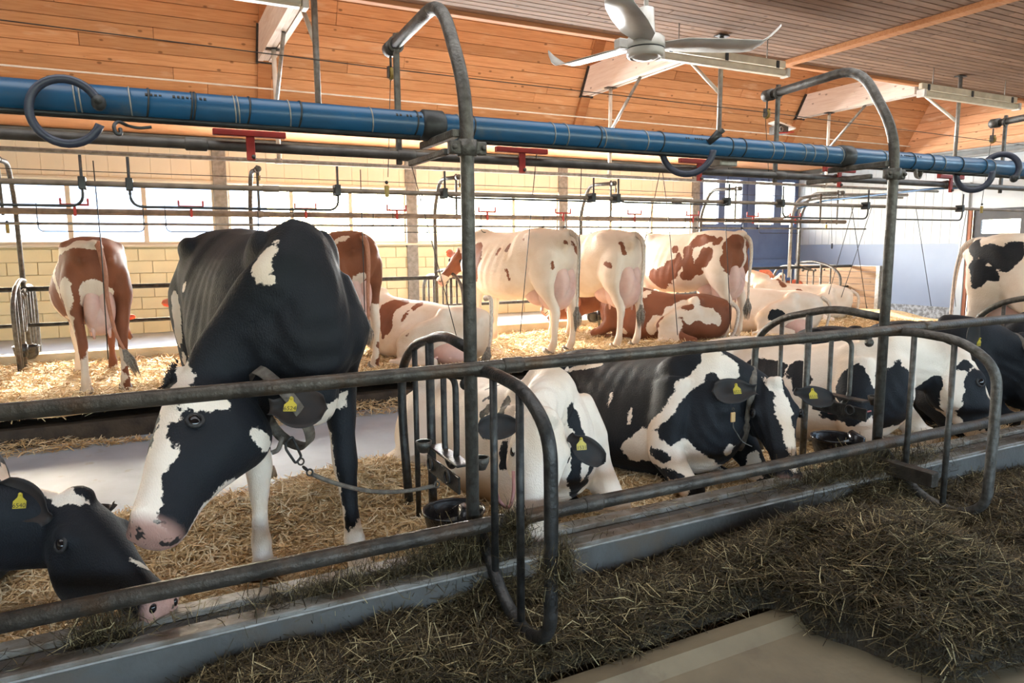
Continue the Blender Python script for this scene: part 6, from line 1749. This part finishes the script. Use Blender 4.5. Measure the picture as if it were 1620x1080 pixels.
# ------------------------------------------------------------------ straw and hay
def strands(n, place, length, width, colour_mat, name, label, cat, tilt=0.35, seed=1, bend=0.3, cats='straw', droop=0.0):
    """n bent flat blades as one mesh; place(rs, n) gives root points (n,3), heading angles are free"""
    rs = np.random.RandomState(seed)
    p = place(rs, n)
    n = len(p)
    L = rs.uniform(length[0], length[1], n)
    wv = rs.uniform(width[0], width[1], n)
    a = rs.uniform(0, 2 * np.pi, n)
    el = rs.normal(0, tilt, n)
    d = np.stack([np.cos(a) * np.cos(el), np.sin(a) * np.cos(el), np.abs(np.sin(el)) * np.sign(rs.uniform(-0.35, 1, n))], 1)
    sd_ = np.stack([-np.sin(a), np.cos(a), rs.normal(0, 0.5, n)], 1)
    sd_ /= np.linalg.norm(sd_, axis=1)[:, None]
    bd = np.stack([rs.normal(0, bend, n), rs.normal(0, bend, n), rs.normal(0, bend * 0.6, n) - droop], 1)
    V = np.empty((n, 6, 3))
    for i, t in enumerate((-0.5, 0.0, 0.5)):
        c = p + d * (L * t)[:, None] + bd * (L * (0.25 - t * t))[:, None]
        w = wv * (1.0 if i == 1 else 0.7)
        V[:, i * 2] = c - sd_ * w[:, None]
        V[:, i * 2 + 1] = c + sd_ * w[:, None]
    idx = np.arange(n)[:, None] * 6
    F = np.concatenate([idx + np.array([0, 1, 3, 2]), idx + np.array([2, 3, 5, 4])], 1).reshape(-1)
    me = bpy.data.meshes.new(name)
    me.vertices.add(n * 6)
    me.vertices.foreach_set('co', V.reshape(-1).astype(np.float32))
    me.loops.add(n * 8)
    me.loops.foreach_set('vertex_index', F.astype(np.int32))
    me.polygons.add(n * 2)
    me.polygons.foreach_set('loop_start', (np.arange(n * 2) * 4).astype(np.int32))
    me.update(calc_edges=True)
    at = me.attributes.new('tone', 'FLOAT', 'POINT')
    at.data.foreach_set('value', np.repeat(rs.uniform(0, 1, n), 6).astype(np.float32))
    me.materials.append(colour_mat)
    o = bpy.data.objects.new(name, me)
    COL.objects.link(o)
    return tag(o, label, cat, None, 'stuff')

def blade_mat(name, ramp, rough=0.7, trans=0.15):
    m = bpy.data.materials.new(name)
    m.use_nodes = True
    N, L = m.node_tree.nodes, m.node_tree.links
    b = N['Principled BSDF']
    b.inputs['Roughness'].default_value = rough
    b.inputs['Specular IOR Level'].default_value = 0.3
    a = N.new('ShaderNodeAttribute')
    a.attribute_name = 'tone'
    r = N.new('ShaderNodeValToRGB')
    e = r.color_ramp.elements
    e[0].position, e[0].color = ramp[0][0], (*ramp[0][1], 1)
    e[1].position, e[1].color = ramp[-1][0], (*ramp[-1][1], 1)
    for pos, c in ramp[1:-1]:
        x = e.new(pos)
        x.color = (*c, 1)
    L.new(a.outputs['Fac'], r.inputs[0])
    L.new(r.outputs[0], b.inputs['Base Color'])
    MATS[name] = m
    return m
straw_mat = blade_mat('straw_blades', [(0, (0.34, 0.19, 0.075)), (0.3, (0.62, 0.42, 0.20)), (0.65, (0.85, 0.64, 0.36)), (1, (0.95, 0.85, 0.62))])
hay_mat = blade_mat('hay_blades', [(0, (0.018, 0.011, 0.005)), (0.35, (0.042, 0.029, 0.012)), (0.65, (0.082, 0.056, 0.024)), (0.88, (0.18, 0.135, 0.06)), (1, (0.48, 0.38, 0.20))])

def fbm(x, y, seed=0):
    rs = np.random.RandomState(seed)
    v = np.zeros_like(x)
    for fr, am in ((1.7, 1.0), (3.4, 0.55), (7.1, 0.30), (14.0, 0.16)):
        for _ in range(3):
            k = rs.normal(size=2)
            k *= fr / np.linalg.norm(k)
            v += am / 3 * np.sin(k[0] * x + k[1] * y + rs.uniform(0, 6.28))
    return v

def h_near(x, y):
    z = 0.085 + 0.034 * fbm(x * 1.6, y * 1.6, 3)
    z = z + 0.10 * np.exp(-((x - 1.15) / 0.45) ** 2 - ((y - 3.75) / 0.5) ** 2)
    z = z + 0.05 * np.exp(-((y - 3.9) / 0.25) ** 2)
    e = np.clip((4.34 + 0.06 * fbm(x * 1.5, x * 0 + 2, 9) - y) / 0.10, 0, 1)
    return -0.02 + (z + 0.02) * e
def h_far(x, y):
    z = 0.20 + 0.040 * fbm(x, y, 5) + 0.06 * np.exp(-((y - 8.6) / 0.5) ** 2)
    return np.maximum(z, 0.15)
def h_hay(x, y):
    z = 0.045 + 0.050 * (fbm(x * 2.0, y * 2.2, 11) + 0.1) + 0.035 * np.abs(fbm(x * 4.0, y * 4.5, 13))
    ridge = np.exp(-((y - 2.05) / 0.20) ** 2)
    z = z + ridge * (0.06 + 0.03 * fbm(x, y * 0, 12))
    z = z + 0.10 * np.exp(-((y - 2.38) / 0.10) ** 2) * (np.exp(-((x - 1.15) / 0.35) ** 2) + np.exp(-((x - 3.5) / 0.55) ** 2))
    # the heap spilling onto the feed table further along
    z = z + 0.22 * np.exp(-((x - 2.72) / 0.42) ** 2 - ((y - 1.62) / 0.30) ** 2)
    z = z + 0.05 * np.clip((1.9 - y) / 0.1, 0, 1)
    z = z + 0.10 * np.exp(-((x - 2.75) / 0.5) ** 2 - ((y - 2.1) / 0.25) ** 2) + 0.06 * np.exp(-((x - 4.6) / 0.9) ** 2 - ((y - 1.5) / 0.35) ** 2)
    return z
_HG = {}
def hay_height(x, y):
    """hay surface, sloping down to nothing at the borders of the heap (looked up from a fine grid)"""
    if not _HG:
        gx, gy = np.arange(-1.3, 8.1, 0.03), np.arange(0.8, 2.46, 0.03)
        X, Y = np.meshgrid(gx, gy)
        m = hay_mask(X, Y).astype(float)
        m[Y >= 2.36] = 1.0
        for _ in range(7):
            m = (np.roll(m, 1, 0) + np.roll(m, -1, 0) + np.roll(m, 1, 1) + np.roll(m, -1, 1) + 2 * m) / 6
        _HG['z'] = -0.03 + (h_hay(X, Y) + 0.03) * np.clip(m * 1.7 - 0.35, 0, 1)
    i = np.clip(np.rint((x + 1.3) / 0.03).astype(int), 0, _HG['z'].shape[1] - 1)
    j = np.clip(np.rint((y - 0.8) / 0.03).astype(int), 0, _HG['z'].shape[0] - 1)
    return _HG['z'][j, i]
def hay_mask(x, y):
    """1 where hay lies"""
    inner = (y > 1.90 + 0.05 * fbm(x * 2, y * 0, 21)) & (y < 2.40)
    lip = 1.90 - 0.66 * np.clip((x - 2.14 - 0.06 * fbm(y * 2, x * 0, 22)) / 0.14, 0, 1) ** 0.7 + 0.05 * fbm(x * 3, y * 0, 23)
    outer = (y > lip) & (y < 2.40)
    # a few bare places where the manger floor shows
    bare = (((x - 1.22) / 0.10) ** 2 + ((y - 1.88) / 0.06) ** 2 < 1) | (((x - 0.72) / 0.10) ** 2 + ((y - 1.84) / 0.05) ** 2 < 1) | (((x - 5.9) / 0.5) ** 2 + ((y - 2.2) / 0.12) ** 2 < 1)
    return (inner | outer) & ~bare

def bed(name, x0, x1, y0, y1, hf, m_, label, cat, step=0.05, mask=None):
    xs, ys = np.arange(x0, x1 + step, step), np.arange(y0, y1 + step / 2, step)
    X, Y = np.meshgrid(xs, ys)
    Z = hf(X, Y)
    if mask is not None:
        Z = np.where(mask(X, Y), Z, Z * 0 - 0.2)
    V = np.stack([X, Y, Z], -1).reshape(-1, 3)
    nx, ny = len(xs), len(ys)
    i = (np.arange(ny - 1)[:, None] * nx + np.arange(nx - 1)[None, :]).reshape(-1)
    F = np.stack([i, i + 1, i + nx + 1, i + nx], 1)
    me = bpy.data.meshes.new(name)
    me.from_pydata(V.tolist(), [], F.tolist())
    me.materials.append(m_)
    me.polygons.foreach_set('use_smooth', [True] * len(me.polygons))
    o = bpy.data.objects.new(name, me)
    COL.objects.link(o)
    return tag(o, label, cat, None, 'stuff')
bed('straw_bed', -2.6, 8.6, 2.60, 4.46, h_near, straw_bed, 'golden straw bedding of the near row', 'straw', 0.04)
bed('straw_bed', -3.6, 12.6, 6.49, 9.56, h_far, straw_bed, 'sunlit straw bedding of the far row', 'straw', 0.06)
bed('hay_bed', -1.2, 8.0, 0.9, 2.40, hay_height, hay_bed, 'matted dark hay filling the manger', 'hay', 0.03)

def place_near(x0, x1, y0, y1, hf, lift=0.02, pw=1.0, mask=None, near=False):
    def f(rs, n):
        u = rs.uniform(0, 1, n * 2 if mask is not None else n)
        x = x0 + (x1 - x0) * u ** pw
        y = rs.uniform(y0, y1, len(x))
        if mask is not None:
            k = mask(x, y)
            x, y = x[k], y[k]
        z = hf(x, y) + rs.uniform(-0.003, lift, len(x))
        return np.stack([x, y, z], 1)
    return f
strands(95000, place_near(-1.2, 7.0, 2.60, 4.40, h_near, 0.028, 1.25), (0.04, 0.15), (0.0014, 0.0040), straw_mat, 'straw', 'loose golden straw around the near cows', 'straw', 0.30, 2)
strands(42000, place_near(-2.0, 11.5, 6.50, 9.54, h_far, 0.035, 1.1), (0.06, 0.17), (0.003, 0.006), straw_mat, 'straw', 'loose sunlit straw around the far cows', 'straw', 0.32, 3)
strands(5000, place_near(-1.2, 6.0, 6.22, 6.50, lambda x, y: -0.015 + 0.10 * np.clip((y - 6.25) / 0.25, 0, 1) * (0.6 + 0.8 * fbm(x * 2, y, 31)), 0.02), (0.05, 0.14), (0.002, 0.005), straw_mat, 'straw', 'strip of straw swept against the dark gutter wall', 'straw', 0.25, 4)
strands(1500, place_near(-1.2, 7.0, 2.40, 2.62, lambda x, y: 0.262 + 0 * x, 0.012, 1.1), (0.02, 0.08), (0.0008, 0.002), hay_mat, 'hay', 'wisps of hay lying along the curb edge', 'hay', 0.12, 5)
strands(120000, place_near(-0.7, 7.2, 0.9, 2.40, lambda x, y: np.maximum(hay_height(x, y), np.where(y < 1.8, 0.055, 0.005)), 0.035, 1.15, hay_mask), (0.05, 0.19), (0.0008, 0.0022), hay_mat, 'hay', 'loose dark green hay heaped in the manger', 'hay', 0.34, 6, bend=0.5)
# tufts caught on the divider loops and the curb at the posts
def clump(cx, cy, cz, sx, sy, sz, n, seed, label, dr=0.35):
    def f(rs, n_):
        g_ = rs.normal(size=(n_, 3)) * np.array([sx, sy, sz])
        return g_ + np.array([cx, cy, cz])
    strands(n, f, (0.05, 0.16), (0.0008, 0.0018), hay_mat, 'hay_tuft', label, 'hay', 0.8, seed, bend=0.6, droop=dr)
clump(1.14, 1.93, 0.44, 0.025, 0.02, 0.03, 900, 41, 'tuft of hay caught where the divider loop meets the lower rail')
clump(1.22, 2.40, 0.40, 0.03, 0.02, 0.02, 500, 42, 'tuft of hay caught on the lower rail beside the divider loop')
clump(1.05, 2.50, 0.26, 0.16, 0.05, 0.05, 3500, 43, 'dark hay heaped over the curb at the foot of the tall post')
clump(3.45, 2.48, 0.26, 0.30, 0.06, 0.05, 4500, 44, 'dark hay heaped over the curb at the foot of the second post')
clump(0.55, 2.50, 0.25, 0.18, 0.04, 0.015, 1200, 45, 'flattened hay on the curb between the hoof and the post')
clump(-0.23, 2.52, 0.27, 0.05, 0.03, 0.02, 500, 46, 'hay tuft on the curb under the black cow muzzle')

# ------------------------------------------------------------------ tethers
t = thing('tether_chain', 'tether of the standing black cow, clipped to the tall post', 'tether', (0.475, 2.900, 0.620))
part('buckle', MB().tube([(0.432, 2.880, 0.725), (0.458, 2.880, 0.748), (0.491, 2.880, 0.658), (0.467, 2.880, 0.633), (0.431, 2.880, 0.699), (0.432, 2.880, 0.725)], 0.0055, 8, 0.01), steel_dark, t)
part('strap_loop', MB().tube([(0.426, 2.900, 0.747), (0.404, 2.900, 0.692), (0.379, 2.900, 0.685)], 0.010, 8, 0.02), leather, t)
lk = [(0.488, 2.880, 0.638), (0.504, 2.880, 0.606), (0.521, 2.880, 0.587)]
for k, q in enumerate(lk):
    part('link', MB().torus(q, ((0.3, -1, 0.2) if k % 2 == 0 else (0.8, 0.3, 0.6)), 0.013, 0.004, 14, 6), steel_dark, t)
part('twisted_strap', MB().tube([(0.531, 2.880, 0.577), (0.566, 2.880, 0.555), (0.622, 2.880, 0.524), (0.728, 2.880, 0.476), (0.839, 2.880, 0.446), (0.954, 2.880, 0.435), (1.060, 2.860, 0.447)], 0.0095, 8, 0.06), leather, t)
part('clip', MB().torus((1.069, 2.860, 0.451), (0.3, -1, 0), 0.014, 0.004, 14, 6), steel, t)
t = thing('tether_strap', 'faded red tether strap looping behind the barred divider', 'tether', (1.278, 2.600, 0.485))
part('strap', MB().tube([(1.233, 2.620, 0.620), (1.225, 2.600, 0.522), (1.254, 2.600, 0.419), (1.302, 2.600, 0.379), (1.334, 2.620, 0.441), (1.352, 2.660, 0.526)], 0.008, 8, 0.08), mat('faded_red_strap', (0.30, 0.13, 0.11), rough=0.7), t)
t = thing('tether_strap', 'reddish cord running from the blazed cow towards the second post', 'tether', (3.703, 2.800, 0.490))
part('strap', MB().tube([(3.560, 2.820, 0.499), (3.734, 2.800, 0.467), (3.869, 2.760, 0.488)], 0.005, 8, 0.05), mat('red_cord', (0.35, 0.10, 0.09), rough=0.7), t)
t = thing('neck_tag', 'orange number tag hanging from the collar of the blazed cow', 'tag', (2.781, 2.800, 0.568))
part('plate', MB().cbox((2.784, 2.820, 0.535), ((2.814, 2.820, 0.589)[0], 2.83, (2.814, 2.820, 0.589)[2]), 0.002), mat('orange_plastic', (0.55, 0.33, 0.14), rough=0.5), t, False)
part('hook', MB().torus((2.794, 2.820, 0.609), (1, 0, 0), 0.008, 0.002, 12, 5), steel, t)
part('thin_chain', MB().tube([(2.778, 2.800, 0.540), (2.779, 2.800, 0.512), (2.833, 2.780, 0.424), (2.864, 2.740, 0.408)], 0.003, 6, 0.03), steel, t)

# breath of the small red cow, a little steam in the sun
vm = bpy.data.materials.new('breath_steam')
vm.use_nodes = True
N, L = vm.node_tree.nodes, vm.node_tree.links
N.remove(N['Principled BSDF'])
vs_ = N.new('ShaderNodeVolumeScatter')
tc = N.new('ShaderNodeTexCoord')
nz_ = N.new('ShaderNodeTexNoise')
nz_.inputs['Scale'].default_value = 9.0
nz_.inputs['Detail'].default_value = 5
L.new(tc.outputs['Object'], nz_.inputs['Vector'])
mr = N.new('ShaderNodeMapRange')
mr.inputs[1].default_value, mr.inputs[2].default_value = 0.48, 0.75
mr.inputs[4].default_value = 22.0
L.new(nz_.outputs[0], mr.inputs[0])
L.new(mr.outputs[0], vs_.inputs['Density'])
L.new(vs_.outputs[0], N['Material Output'].inputs['Volume'])
c = Vector((-0.115, 9.400, 0.544))
solo('breath_steam', MB().ball((0, 0, 0), (0.26, 0.12, 0.11), 16, 10), vm, 'wisp of steaming breath in front of the small red cow muzzle', 'steam', kind='stuff', origin=c)
